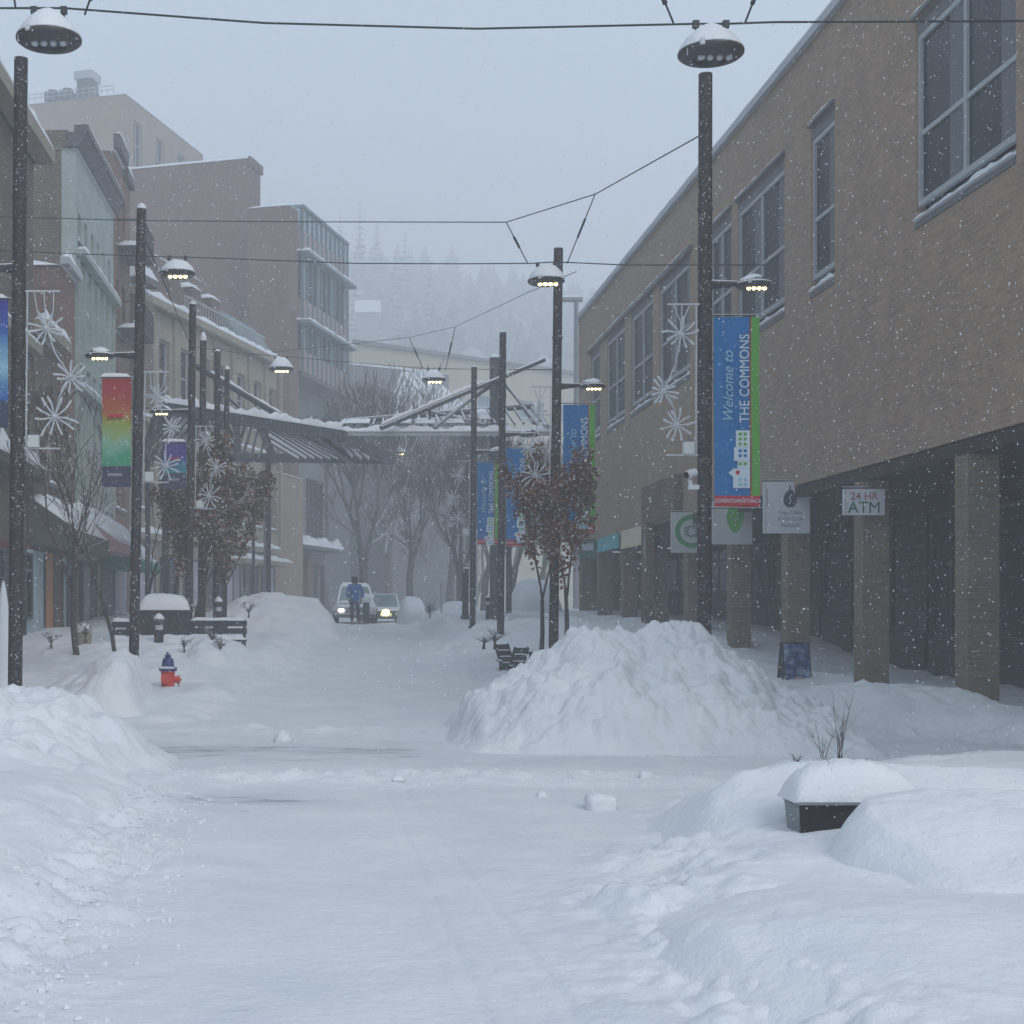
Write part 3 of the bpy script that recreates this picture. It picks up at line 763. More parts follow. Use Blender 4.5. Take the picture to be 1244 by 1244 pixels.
# brown house with fire escape
F5 = axisF((XL, 53.35), (0, 1), (1, 0))
w_ = [(.6 + k * 1.5, 1.4 + k * 1.5, z, z + 2.0) for k in range(2) for z in (5.5, 8.7, 11.9, 15.1)]
b5 = simple('brown_brick_house', F5, 4.2, 9, 18.3, 'brick_red_s', 'narrow reddish house with stepped cornice and black fire escape', w_, ms='brick_red')
ledge(b5, F5, -.1, 2.2, .25, 18.9, .5, .2, 'cornice', 'cornice', 12)
ledge(b5, F5, 2.25, 4.2, .2, 18.4, .35, .25, 'cornice', 'cornice', 13)
fe = thing('fire_escape', F5(1.5, .5, 12), 'black iron fire escape with snow on its landings, on the reddish house', 'fire escape')
for j, z in enumerate((12.0, 15.0)):
    m_ = MB(); m_.fbox(F5, .6, 3.6, .02, 1.0, z, z + .06)
    m_.build('landing', M['metal'], fe)
    m_ = MB()
    for q in range(12): m_.beam(F5(.6 + q * .27, 1.0, z + .06), F5(.6 + q * .27, 1.0, z + 1.0), .03)
    m_.beam(F5(.6, 1.0, z + 1.0), F5(3.6, 1.0, z + 1.0), .05); m_.beam(F5(.6, .05, z + 1.0), F5(.6, 1.0, z + 1.0), .05)
    m_.build('railing', M['metal'], fe)
    MB().slab(F5, .6, 3.6, .03, .98, z + .06, .22, 10, 4, j).build('snow', M['snow'], fe, True)
m_ = MB(); m_.beam(F5(3.3, .9, 12.1), F5(1.0, .6, 15.0), .12, .3); m_.build('stair', M['metal'], fe)

# ---- left side beyond the bend: the street front turns by about 17 degrees
dB = (math.sin(math.radians(16.8)), math.cos(math.radians(16.8))); nB = (dB[1], -dB[0])
def FB(px, D): return axisF(((px - VX) / F0 * D, D), dB, nB)
F6 = FB(150, 58.3)
w_ = [(1.2 + k * 2.3, 2.3 + k * 2.3, z, z + 2.5) for k in range(8) for z in (5.9, 10.6)]
b6 = simple('tan_stone_building', F6, 18.2, 9, 14.2, 'stone', 'tan stone building with red brown attic beyond the bend, behind the left poles', w_, 'glass', 'frame', nr=1, ms='stone')
ledge(b6, F6, 0, 18.2, .45, 14.5, .3, .22, 'stone', 'cornice', 15)
ledge(b6, F6, 0, 18.2, .3, 9.6, .2, .14, 'stone', 'belt_course', 16)
ledge(b6, F6, 0, 18.2, .35, 4.9, .25, .2, 'stone', 'belt_course', 17)
ledge(b6, F6, 11, 18.0, 1.1, 4.2, .2, .22, 'stone', 'awning', 18)
MB().hexa([F6(0, -5, 14.5), F6(13, -5, 14.5), F6(13, -.1, 14.5), F6(0, -.1, 14.5), F6(0, -5, 17.4), F6(12.4, -5, 17.4), F6(12.4, -1.6, 17.4), F6(0, -1.6, 17.4)]).build('attic', M['mansard'], b6)
MB().slab(F6, 0, 12.4, -5, -1.6, 17.4, .3, 12, 5, 3).build('roof_snow', M['snow'], b6, True)
for k in range(5):
    MB().fbox(F6, 1.2 + k * 2.4, 2.2 + k * 2.4, -1.5, -.55, 15.0, 16.3).build('dormer', M['mansard'], b6)
    MB().slab(F6, 1.1 + k * 2.4, 2.3 + k * 2.4, -1.6, -.5, 16.3, .25, 5, 4, k).build('dormer_snow', M['snow'], b6, True)
# terrace with railing and pale sloped glazing over the attic
m_ = MB()
for q in range(30): m_.beam(F6(7 + q * .35, -.3, 14.6), F6(7 + q * .35, -.3, 15.6), .04)
m_.beam(F6(7, -.3, 15.6), F6(17.5, -.3, 15.6), .07); m_.build('terrace_railing', M['frame'], b6)
MB().hexa([F6(13.2, -2.4, 14.55), F6(18.2, -2.4, 14.55), F6(18.2, .2, 14.55), F6(13.2, .2, 14.55), F6(13.2, -2.4, 16.3), F6(18.2, -2.4, 16.3), F6(18.2, -1.2, 16.3), F6(13.2, -1.2, 16.3)]).build('sloped_glazing', M['glass_pale'], b6)
# oriel bay with snow on top, near the corner
MB().fbox(F6, .05, 1.1, .005, .8, 9.8, 14.0).build('oriel', M['brick_dark'], b6)
MB().slab(F6, -.05, 1.25, .0, .95, 14.9, .5, 6, 5, 2).build('oriel_snow', M['snow'], b6, True)
MB().fbox(F6, -.05, 1.25, .46, .95, 14.62, 14.9).build('oriel_roof', M['cornice'], b6)
for k in range(9):
    MB().fbox(F6, .3 + k * 2.3, .62 + k * 2.3, .003, .12, 5.0, 14.1).build('pilaster', M['stone'], b6)
for k in range(7):
    window(b6, F6, 1.0 + k * 2.5, 2.9 + k * 2.5, 1.9, 4.0, -.08, 2, 0, 'frame_dark', 'glass' if k % 2 else 'lilac_pane', 'shop_window', fw=.08)

# brown brick tower between
F7 = FB(352, 82.6)
b7 = simple('brick_stair_tower', F7, 1.6, 2.5, 24.4, 'brick_red', 'plain brown brick tower beside the glass-fronted block', (), snowh=.15)
F8 = FB(302, 85.5)
b8 = simple('red_brick_block', F8, 2.0, 9.8, 27.9, 'brick_red', 'windowless dull red brick block rising behind the tan stone building', (), snowh=.2)
ledge(b8, F8, -.1, 2.1, .15, 28.0, .5, .12, 'mansard', 'parapet', 3)
# tall tan building with plant on its roof
F9 = FB(152, 110)
w_ = [(1.5 + k * 4.2, 3.0 + k * 4.2, z, z + 3.4, 'glass') for k in range(3) for z in (35.4, 28)]
b9 = simple('tan_tower_block', F9, 15.4, 26, 40.2, 'tan_wall', 'tall tan building with cooling plant on its flat roof, farthest on the left', w_, snowh=.2, sill=.0, nm=2)
for k in range(3):
    MB().slab(F9, 2 + k * 4.2, 4.6 + k * 4.2, .0, 1.2, 33.2, .9, 6, 4, k).build('ledge_snow', M['snow'], b9, True)
pl = thing('cooling_plant', F9(.4, -3.5, 40.3), 'tall louvred cooling box with pale hood on the roof of the tan building', 'roof plant')
MB().fbox(F9, .3, 1.7, -4.2, -2.9, 40.3, 41.0).build('casing', M['grey_metal'], pl)
for k in range(6): MB().fbox(F9, .25, 1.75, -4.1, -3.0, 41.02 + k * .12, 41.10 + k * .12).build('louvre', M['grey_metal'], pl)
MB().fbox(F9, .34, 1.66, -4.06, -3.04, 41.0, 41.75).build('louvre_box', M['metal'], pl)
MB().fbox(F9, .2, 1.8, -4.3, -2.8, 41.8, 42.4).build('hood', M['frame'], pl)
for i, (a, b_, lab) in enumerate(((-5.6, -4.8, 'middle rooftop fan box of the tan building'), (-6.9, -5.95, 'leftmost rooftop fan box of the tan building'))):
    q = thing('fan_box', F9(1, a, 40.3), lab, 'roof plant', 'rooftop fan boxes')
    MB().fbox(F9, .4, 1.5, a, b_, 40.5, 41.2).build('casing', M['grey_metal'], q)
    MB().lathe([(.2, .22), (.38, .2), (.42, 0)], F9(.95, (a + b_) / 2, 41.2), 12).build('fan_cowl', M['grey_metal'], q)
rl = thing('roof_railing', F9(0, -8, 40.3), 'thin pale railing along the roof edge of the tan building', 'railing')
m_ = MB()
for q in range(15): m_.beam(F9(.15, -1 - q * .5, 40.35), F9(.15, -1 - q * .5, 41.0), .04)
m_.build('post', M['frame'], rl)
m_ = MB(); m_.beam(F9(.15, -8, 41.0), F9(.15, -1, 41.0), .05); m_.beam(F9(.15, -8, 40.7), F9(.15, -1, 40.7), .04); m_.build('rail', M['frame'], rl)

# glass fronted block with stacked storeys
F10 = FB(368, 84)
b10 = thing('glass_fronted_block', F10(0, 0, 0), 'modern block with glazed corner, pink panels and snowy ledges beside the brown brick tower', 'building')
core(b10, F10, .12, 9.0, 15.3, 24.0, 2.3, M['glass'], 'inner_wall', -.15)
core(b10, F10, .3, 8.9, -.5, 15.3, 2.3, M['grey_wall'], 'lower_wall', -1.5)
MB().fbox(F10, .0, 9.05, -2.3, .05, 15.1, 15.3).build('soffit', M['cornice'], b10)
for (za, zb, mm) in ((15.4, 16.6, 'pink'), (18.35, 19.5, 'pink'), (22.25, 23.45, 'pink')):
    for k in range(10):
        MB().fbox(F10, .05 + k * .9, .85 + k * .9, -.12, -.02, za, zb).build('panel', M[mm], b10)
    MB().fbox(F10, -.06, .0, -1.2, -.1, za, zb).build('end_panel', M[mm], b10)
for (za, zb, gl) in ((16.65, 18.0, 'glass'), (19.55, 21.95, 'glass'), (23.5, 24.6, 'glass_sky')):
    for k in range(10):
        g_ = gl if (gl == 'glass_sky' or k % 3) else 'glass_pale'
        MB().fbox(F10, .05 + k * .9, .85 + k * .9, -.13, -.09, za, zb).build('pane', M[g_], b10)
    MB().fbox(F10, -.08, -.03, -1.15, -.15, za, zb).build('end_pane', M[gl], b10)
for z in (18.25, 22.15):
    ledge(b10, F10, -.3, 9.4, .5, z, .18, .18, 'teal_metal', 'ledge', int(z), w=-.1)
    MB().slab(F10, -.35, 0, -1.2, .1, z, .12, 3, 5, 3).build('ledge_snow', M['snow'], b10, True)
for k in range(11):
    MB().fbox(F10, -.03 + k * .9, .03 + k * .9, -.08, .06, 15.35, 24.65).build('mullion', M['teal_metal'], b10)
MB().fbox(F10, -.12, 9.1, -1.3, .1, 24.65, 24.8).build('top_rail', M['teal_metal'], b10)
# its lower storeys: tan bay, dark shop front, snowy canopy
FB10 = axisF(F10(0, -1.48, 0)[:2], dB, nB)
window(b10, FB10, .6, 3.6, 6.2, 9.8, -.1, 3, 1, 'frame_dark', 'glass', fw=.12)
window(b10, FB10, 5.2, 8.2, 6.2, 9.8, -.1, 3, 1, 'frame_dark', 'glass', fw=.12)
ledge(b10, FB10, .3, 9, 1.3, 5.6, .2, .45, 'cornice', 'canopy', 5)
window(b10, FB10, .6, 3.9, 1.4, 4.6, -.1, 3, [.75], 'frame_dark', 'glass', 'shop_window', fw=.12)
window(b10, FB10, 5.2, 8.5, 1.4, 4.6, -.1, 3, [.75], 'frame_dark', 'glass', 'shop_window', fw=.12)
MB().fbox(FB10, 4.1, 5.0, .0, .5, -.5, 5.3).build('pier', M['brick_red'], b10)
# a lower brown block between stone building and tower
F11 = FB(330, 76.5)
b11 = simple('brown_block', F11, 5.2, 5.0, 9.0, 'tan_wall', 'low tan brown block under the brick tower at the end of the tan stone building', (), snowh=.2)

# pale yellow building closing the view
F12 = axisF(P(427, 412, 120)[:2], (14.1, 11), (11, -14.1))
w_ = [(4 + k * 5.0, 7.2 + k * 5.0, z, z + 1.6) for k in range(5) for z in (19.0, 14.5, 10.0)]
b12 = simple('pale_yellow_building', F12, 30, 14, 23.6, 'cream', 'pale yellow building with flat roof closing the end of the street behind the trees', w_, 'glass_pale', snowh=.25, ms='cream')
ledge(b12, F12, 0, 30, .4, 23.8, .3, .0, 'grey_wall', 'parapet', 3)
F13 = axisF(P(425, 440, 108)[:2], (14.1, 9), (9, -14.1))
b13 = simple('grey_annexe', F13, 9, 6, 19.8, 'grey_wall', 'lower grey building with snowy stepped roof in front of the pale yellow building', [(1 + k * 2, 2 + k * 2, 15, 17.0) for k in range(4)], snowh=.35)
# gabled roof with snow seen over the pavilion
gr = thing('gabled_house', P(520, 500, 100), 'dark gabled house with snow patches on its roof, above the pavilion', 'house')
MB().box(3.6, 9.6, 100, 108, 0, 14.5).build('wall', M['grey_wall'], gr)
m_ = MB(); m_.add([(3.2, 99.6, 14.5), (10, 99.6, 14.5), (10, 108, 14.5), (3.2, 108, 14.5), (4.6, 103.8, 18.6), (6.2, 103.8, 18.6)], [(0, 1, 5, 4), (1, 2, 5), (2, 3, 4, 5), (3, 0, 4), (3, 2, 1, 0)])
m_.build('roof', M['cornice'], gr)
m_ = MB(); m_.add([(4.7, 103.2, 18.15), (6.2, 103.2, 18.15), (8.2, 101.2, 16.2), (6.8, 100.7, 15.75)], [(0, 3, 2, 1)]); m_.add([(6.4, 103.2, 18.1), (6.9, 103.2, 18.0), (9.7, 99.9, 14.85), (8.8, 99.9, 14.85)], [(0, 3, 2, 1)])
m_.build('roof_snow', M['snow'], gr)
# white house half lost on the hill
hh = thing('hillside_house', P(447, 372, 260), 'white snow-roofed house lost in the haze on the hillside', 'house')
o = P(447, 388, 260)
MB().box(o.x - 1.9, o.x + 1.9, 260, 266, o.z - 9, o.z + 1.4).build('wall', M['grey_wall'], hh)
MB().add([(o.x - 2.3, 259.5, o.z + 1.2), (o.x + 2.3, 259.5, o.z + 1.2), (o.x + 2.3, 263, o.z + 4.0), (o.x - 2.3, 263, o.z + 4.0), (o.x - 2.3, 266.5, o.z + 1.2), (o.x + 2.3, 266.5, o.z + 1.2)], [(0, 1, 2, 3), (3, 2, 5, 4), (0, 3, 4), (1, 5, 2), (0, 4, 5, 1)]).build('roof', M['snow'], hh)

# ---- ground-floor shop fronts on the near left
sf = thing('shop', F2(0, 0, 0), 'ground-floor shop with pale blue, orange and navy doors under an olive awning', 'shop')
x_ = XL + .08
def panel(pxa, pxb, za, zb, m, name='door_panel', par=sf, **kw):
    ya, yb = DX(pxa, XL), DX(pxb, XL)
    o = MB().fbox(FL, ya + .04, yb - .04, .01, .12, za, zb).build(name, M[m], par, **kw)
    MB().fbox(FL, ya - .03, ya + .04, .01, .17, za, zb).build('door_post', M['frame_dark'], par)
    return o
panel(24, 48, .2, 3.3, 'palblue', 'shop_window', label='pale blue shop window')
panel(48, 60, .2, 3.3, 'orange', 'door', label='orange door')
panel(60, 70, .2, 3.3, 'brick_red_s', 'pier')
panel(70, 76, .2, 3.3, 'palblue', 'shop_window')
panel(76, 91, .2, 3.3, 'navy', 'door', label='navy door')
panel(95, 106, .4, 3.3, 'glass_pale', 'shop_window')
panel(106, 112, .4, 3.3, 'glass', 'shop_window')
panel(112, 118, .4, 3.3, 'stone', 'pier')
panel(118, 134, .4, 3.3, 'navy', 'shop_window')
panel(134, 150, .5, 3.3, 'lilac_pane', 'shop_window')
aw = thing('awning', F2(0, 0, 3.5), 'sagging olive awning loaded with snow over the pale blue shop window', 'awning')
MB().hexa([FL(38.4, .02, 3.45), FL(43.8, .02, 3.45), FL(43.8, 1.3, 3.3), FL(38.4, 1.3, 3.3), FL(38.4, .02, 4.7), FL(43.8, .02, 4.7), FL(43.8, 1.3, 3.8), FL(38.4, 1.3, 3.8)]).build('canopy', M['oliveaw'], aw)
m_ = MB()
nn = 14
for j in range(nn):
    a = j / nn; b_ = (j + 1) / nn
m_.slab(lambda u, w, z: FL(u, w, z + 4.72 - .70 * w), 38.6, 43.6, .05, 1.2, 0, .22, 16, 6, 3, .6)
m_.build('awning_snow', M['snow'], aw, True)
for i, (u0, u1, z, mm, lab) in enumerate(((44.0, 49.5, 4.9, 'pinkaw', 'pale pink awning under thick snow below the green-fronted house'), (49.7, 55.0, 4.5, 'greenaw', 'green-ended awning under thick snow beyond the pink one'))):
    aw = thing('awning', FL(u0, 0, z - 1), lab, 'awning')
    MB().hexa([FL(u0, .02, z - 1.3), FL(u1, .02, z - 1.3), FL(u1, 1.5, z - 1.4), FL(u0, 1.5, z - 1.4), FL(u0, .02, z), FL(u1, .02, z), FL(u1, 1.5, z - 1.1), FL(u0, 1.5, z - 1.1)]).build('canopy', M[mm], aw)
    MB().slab(lambda u, w, zz: FL(u, w, zz + z + .02 - .73 * w), u0 + .1, u1 - .1, .05, 1.4, 0, .25, 14, 6, i + 9, .5).build('awning_snow', M['snow'], aw, True)
KIDS_ON = False
# ------------------------------------------------------------------ lamps
def led_row(par, c, s, lit, n=4):
    for i in range(n):
        x = c[0] + (i - (n - 1) / 2) * .105 * s; y = c[1] - .06 * s
        MB().lathe([(.020 * s, .03 * s), (.042 * s, 0), (.036 * s, -.03 * s), (.012 * s, -.042 * s)], (x, y, c[2]), 8).build('led_lamp', M['lit' if lit else 'lens'], par, True)
def dish(par, c, R, lit, snow_h, seed=0):
    """shallow bowl lamp head: shade open below, lamps inside, snow heaped above"""
    s = R / .37
    sh = MB().lathe([(.04 * s, .20 * s), (.12 * s, .19 * s), (.24 * s, .13 * s), (.34 * s, .055 * s), (.37 * s, 0), (.368 * s, -.025 * s), (.33 * s, -.055 * s), (.22 * s, -.085 * s), (.20 * s, -.085 * s), (.19 * s, -.05 * s), (.10 * s, -.045 * s)], c, 36).build('shade', M['shade'], par, True)
    MB().box(c[0] - .20 * s, c[0] - .15 * s, c[1] - .345 * s, c[1] - .30 * s, c[2] - .03 * s, c[2] + .04 * s).build('latch', M['lens'], sh)
    led_row(par, (c[0] + .02 * s, c[1] - .05 * s, c[2] - .085 * s), s, lit)
    rn = random.Random(seed)
    ph = rn.random() * 6
    mb = MB(); n = 24
    prof = [(0.02, 1.0), (.09, .97), (.17, .86), (.24, .66), (.30, .42), (.345, .2), (.368, .05), (.36, 0)]
    for r, z in prof:
        for k in range(n):
            t = 2 * math.pi * k / n
            q = 1 + .05 * math.sin(2 * t + ph) + .03 * math.sin(5 * t + ph * 2)
            mb.v.append((c[0] + r * s * (q if r < .34 else 1) * math.cos(t), c[1] + r * s * (q if r < .34 else 1) * math.sin(t), c[2] + .005 + snow_h * z * (1 + .06 * math.sin(3 * t + ph))))
    for i in range(len(prof) - 1):
        for k in range(n):
            a = i * n + k; b = i * n + (k + 1) % n
            mb.f.append((a, a + n, b + n, b))
    mb.f.append(tuple(range(n)))
    mb.build('snow_cap', M['snow'], par, True)

# ------------------------------------------------------------------ poles, some with an arm lamp
POLES = {}
def pole(key, pxt, pyt, pxb, D, r, label, arm=0, armpy=None, lit=True, cap=.0, seed=0):
    """arm: +1 lamp to the right, -1 to the left"""
    t = P(pxt, pyt, D); b = P(pxb, VY + 30, D)
    zb = gz(b.x, D) - .3
    top = Vector((t.x, D, t.z))
    sl = (t.x - b.x) / (t.z - b.z)
    foot = Vector((b.x + sl * (zb - b.z), D, zb))
    o = thing('lamp_post' if arm else 'steel_pole', foot, label, 'lamp post' if arm else 'pole', 'dark round poles along the pedestrian street')
    MB().tube([foot, foot + (top - foot) * .5, top], [r * 1.06, r * 1.03, r], 18).build('pole', M['pole'], o, True)
    MB().tube([foot, foot + Vector((sl * .42, 0, .42))], [r * 1.5, r * 1.45], 18).build('base_collar', M['metal'], o, True)
    for f in (.55, .80):
        p = foot + (top - foot) * f
        MB().tube([p, p + Vector((0, 0, .04))], r * 1.12, 18).build('band', M['metal'], o, True)
    if cap:
        MB().lathe([(.01, cap), (r * .5, cap * .85), (r * .95, cap * .4), (r * 1.0, 0)], top, 14).build('snow_cap', M['snow'], o, True)
    if arm:
        za = EYE + (VY - armpy) / F0 * D
        xc = foot.x + sl * (za - zb)
        a0 = Vector((xc + arm * r * .6, D, za)); a1 = Vector((xc + arm * .44, D, za + .02))
        MB().tube([a0, a0 + (a1 - a0) * .25, a1], [.075, .06, .032], 10).build('arm', M['metal'], o, True)
        h = bpy.data.objects.new('lamp_head', None); COL.objects.link(h); h.parent = o
        dish(h, Vector((xc + arm * .65, D, za)), .245, lit, .13, seed)
    POLES[key] = (foot, sl, D, top, r)
    return o
def on_pole(key, z):
    f, sl, D, top, r = POLES[key]
    return Vector((f.x + sl * (z - f.z), D, z))

pole('R1', 857, 90, 855.5, 19.6, .090, 'tallest pole on the right, with lit arm lamp, large blue banner and camera', 1, 346, seed=1)
pole('R2', 678.4, 302, 672.5, 27, .083, 'second pole on the right, behind the brown-leaved tree, with lit arm lamp', 1, 469, seed=2, cap=.05)
pole('R3', 611, 404, 608, 35.5, .082, 'third pole on the right, thick and dark, just right of the pavilion boom', 1, 528, False, seed=3, cap=.04)
pole('R4', 576, 446, 574, 40.5, .078, 'slim pole between the pavilion and the left-hand blue banner', 1, 549, False, seed=4, cap=.05)
pole('L1', 25.6, 71, 18.8, 19.2, .088, 'tallest pole on the left edge, with three frosted stars', -1, 326, seed=5)
pole('L2', 172, 254, 163, 24.5, .080, 'pole carrying the rainbow banner on the left', -1, 432, seed=6, cap=.10)
pole('L3', 234.3, 370, 229, 32, .078, 'pole behind the left brown-leaved trees with a lamp on its left arm', -1, 500, seed=7, cap=.08)
pole('L4', 247, 414, 244, 36, .080, 'pole with a pointed white snow cap, right behind the third left pole', cap=.22)
pole('L5', 264.5, 427, 262, 37.7, .072, 'slender pole with flat snow cap between two other left poles', cap=.07)
pole('L6', 276, 449, 272, 40, .072, 'farthest and shortest of the left poles, beside the pergola', cap=.10)
pole('F1', 565.5, 691, 565, 46, .10, 'short thick post with snow cap left of the slim pole', cap=.06)

# ------------------------------------------------------------------ lamps hung from cables
WIRES = []
def cable(pts, label, r=.008, n=8, sag=0.0, gap=None):
    q = []
    for a, b in zip(pts[:-1], pts[1:]):
        a = Vector(a); b = Vector(b)
        for i in range(n):
            t = i / n
            p = a + (b - a) * t; p.z -= sag * 4 * t * (1 - t); q.append(p)
    q.append(Vector(pts[-1]))
    return MB().tube(q, r, 5).top('span_cable', M['wire'], tuple(q[0]), label, 'cable', 'steel cables strung across the street', True)
def pendant(px, py, D, R, lit, snow_h, label, group, seed=0):
    """py is the rim line of the dish"""
    c = P(px, py, D)
    s = R / .37
    o = thing('hanging_lamp', c, label, 'hanging lamp', group)
    dish(o, c, R, lit, snow_h, seed)
    for k in (-1, 1):
        MB().tube([c + Vector((k * .17 * s, 0, .15 * s)), c + Vector((k * .17 * s, 0, .32 * s))], .014 * s, 6).build('stem', M['metal'], o)
        MB().box(c.x + (k * .17 - .035) * s, c.x + (k * .17 + .035) * s, c.y - .03 * s, c.y + .03 * s, c.z + .28 * s, c.z + .36 * s).build('clamp', M['metal'], o)
    if D < 60:
        MB().tube([c + Vector((-.31 * s, -.19 * s, -.01)), c + Vector((-.31 * s, -.19 * s, -.10 * s))], .006, 4).build('icicle', M['lens'], o)
    return c, s
def rod(a, b, label, r=.010, body=True):
    a = Vector(a); b = Vector(b)
    o = thing('hanger_rod', a, label, 'turnbuckle hanger', 'slanting hangers between the cables')
    MB().tube([a, b], r, 5).build('rod', M['wire'], o)
    MB().tube([a + (b - a) * .35, a + (b - a) * .62], r * 2.2, 6).build('turnbuckle', M['wire'], o, True)
D1 = 17.0
c, s = pendant(863.5, 64, D1, .375, False, .30, 'large unlit hanging lamp with a dome of snow, above the tallest right pole', 'large unlit hanging lamps', 1)
c2, s = pendant(59.5, 47, D1, .375, False, .31, 'large unlit hanging lamp with a dome of snow, above the tallest left pole', 'large unlit hanging lamps', 2)
zc = c.z + .33
cable([P(-160, 0, D1), P(0, 10, D1), Vector((c2.x - .17, D1, c2.z + .35)), Vector((c2.x + .17, D1, c2.z + .35)), P(320, 28, D1), P(580, 35, D1), Vector((c.x - .17, D1, c.z + .33)), Vector((c.x + .17, D1, c.z + .33)), P(940, 27, D1), P(1420, 25, D1)],
      'nearest and thickest cable, crossing the top of the picture between the two large lamps', .013, 4)
for (a, b, lab) in ((( 818, 28), (804, -6), 'hanger left of the large right lamp'), ((905, 28), (918, -6), 'hanger right of the large right lamp'), ((19, 10), (16, -12), 'hanger left of the large left lamp'), ((103, 18), (112, -8), 'hanger right of the large left lamp')):
    a_ = P(a[0], a[1], D1); b_ = P(b[0], b[1], D1)
    rod(b_ + (b_ - a_) * .8, a_, lab, .013)
cable([P(-160, -60, D1), P(16 - 2, -36, D1), P(118, -30, D1), P(460, 0 - 18, D1), P(797, -30, D1), P(926, -32, D1), P(1400, -120, D1)], 'upper cable that carries the large lamps, above the picture', .010, 4)

c, s = pendant(663.5, 341, 26, .325, True, .28, 'lit hanging lamp in front of the second right pole', 'lit hanging lamps over the street', 3)
cl, _ = pendant(215.5, 332, 31, .375, True, .27, 'lit hanging lamp against the red brown attic on the left', 'lit hanging lamps over the street', 4)
cable([P(-60, 302, 31), P(110, 309, 31), Vector((cl.x - .17, 31, cl.z + .34)), Vector((cl.x + .17, 31, cl.z + .34)), P(430, 320, 29), P(560, 320.5, 27.5), P(646, 320, 26), Vector((c.x + .15, 26, c.z + .33)), P(760, 322, 26), P(930, 322, 26)], 'cable through the two lit lamps at roof height', .011, 4)
cable([P(-40, 262, 31), P(160, 268, 31), P(380, 269.5, 29), P(615, 270, 26), P(723, 236, 25), on_pole('R1', EYE + (VY - 161) / F0 * 19.6)], 'slack upper cable rising to the tallest right pole', .010, 6)
rod(P(615, 270, 26), P(641, 320, 26), 'left slanting hanger over the middle lamp')
rod(P(723, 236, 25), P(689, 320, 26), 'right slanting hanger over the middle lamp')
c, s = pendant(341.5, 448, 44, .375, True, .33, 'lit hanging lamp with tall snow hat before the brown brick tower', 'lit hanging lamps over the street', 5)
c2, _ = pendant(527, 461, 45, .375, True, .28, 'lit hanging lamp above the pavilion roof', 'lit hanging lamps over the street', 6)
cable([on_pole('L2', 8.0), P(232, 421, 38), P(300, 430, 44), Vector((c.x, 44, c.z + .38)), P(430, 441, 44.5), Vector((c2.x - .17, 45, c2.z + .33)), Vector((c2.x + .17, 45, c2.z + .33)), P(600, 449, 42), on_pole('R2', EYE + (VY - 449) / F0 * 27)], 'cable through the two lamps near the pavilion', .010, 5)
cable([P(330, 428, 46), P(497, 410, 45), P(553, 397, 42), P(640, 356, 33), P(700, 330, 27)], 'thin cable rising from above the pavilion to the right', .008, 6)
rod(P(497, 410, 45), P(514, 448, 45), 'left slanting hanger over the pavilion lamp', .012)
rod(P(553, 397, 42), P(541, 450, 45), 'right slanting hanger over the pavilion lamp', .012)
c, s = pendant(424, 522, 58, .36, True, .16, 'lit lamp at the left corner of the pavilion roof', 'small lit lamps beyond the pergola', 7)
c, s = pendant(363, 549, 66, .34, True, .30, 'lit lamp hanging under the slatted pergola', 'small lit lamps beyond the pergola', 8)
c3, s = pendant(486, 550, 78, .36, True, .28, 'farthest lit lamp, hanging right of the pergola among bare trees', 'small lit lamps beyond the pergola', 9)
cable([P(150, 540, 78), P(330, 543, 78), Vector((c3.x, 78, c3.z + .35)), P(700, 540, 78)], 'farthest cable under the pavilion', .008, 4)
cable([P(240, 505, 58), P(345, 509, 58), P(392, 506, 58), P(424, 514, 58), P(520, 512, 58)], 'cable holding the lamp at the pavilion corner', .008, 4)
cable([P(250, 538, 66), P(363, 541, 66), P(430, 540, 66)], 'cable holding the lamp under the pergola', .008, 3)

# ------------------------------------------------------------------ banners
def text(body, par, m, size, loc, rot, shear=0.0, wscale=1.0, align='LEFT', name='lettering', ext=.002, sy=1.0):
    cu = bpy.data.curves.new(name, 'FONT'); cu.body = body; cu.size = size; cu.shear = shear; cu.extrude = ext
    cu.align_x = align; cu.space_character = 1.0; cu.resolution_u = 3
    cu.materials.append(M[m])
    o = bpy.data.objects.new(name, cu); COL.objects.link(o)
    o.parent = par
    o.location = Vector(loc) - root_loc(par)
    o.rotation_euler = rot; o.scale = (wscale, sy, 1)
    me = bpy.data.meshes.new_from_object(o, depsgraph=bpy.context.evaluated_depsgraph_get())
    q = bpy.data.objects.new(name, me); COL.objects.link(q)
    q.parent = par; q.location = o.location; q.rotation_euler = rot; q.scale = o.scale
    nm = o.name; bpy.data.objects.remove(o); q.name = nm
    return q
RX = math.radians(90)
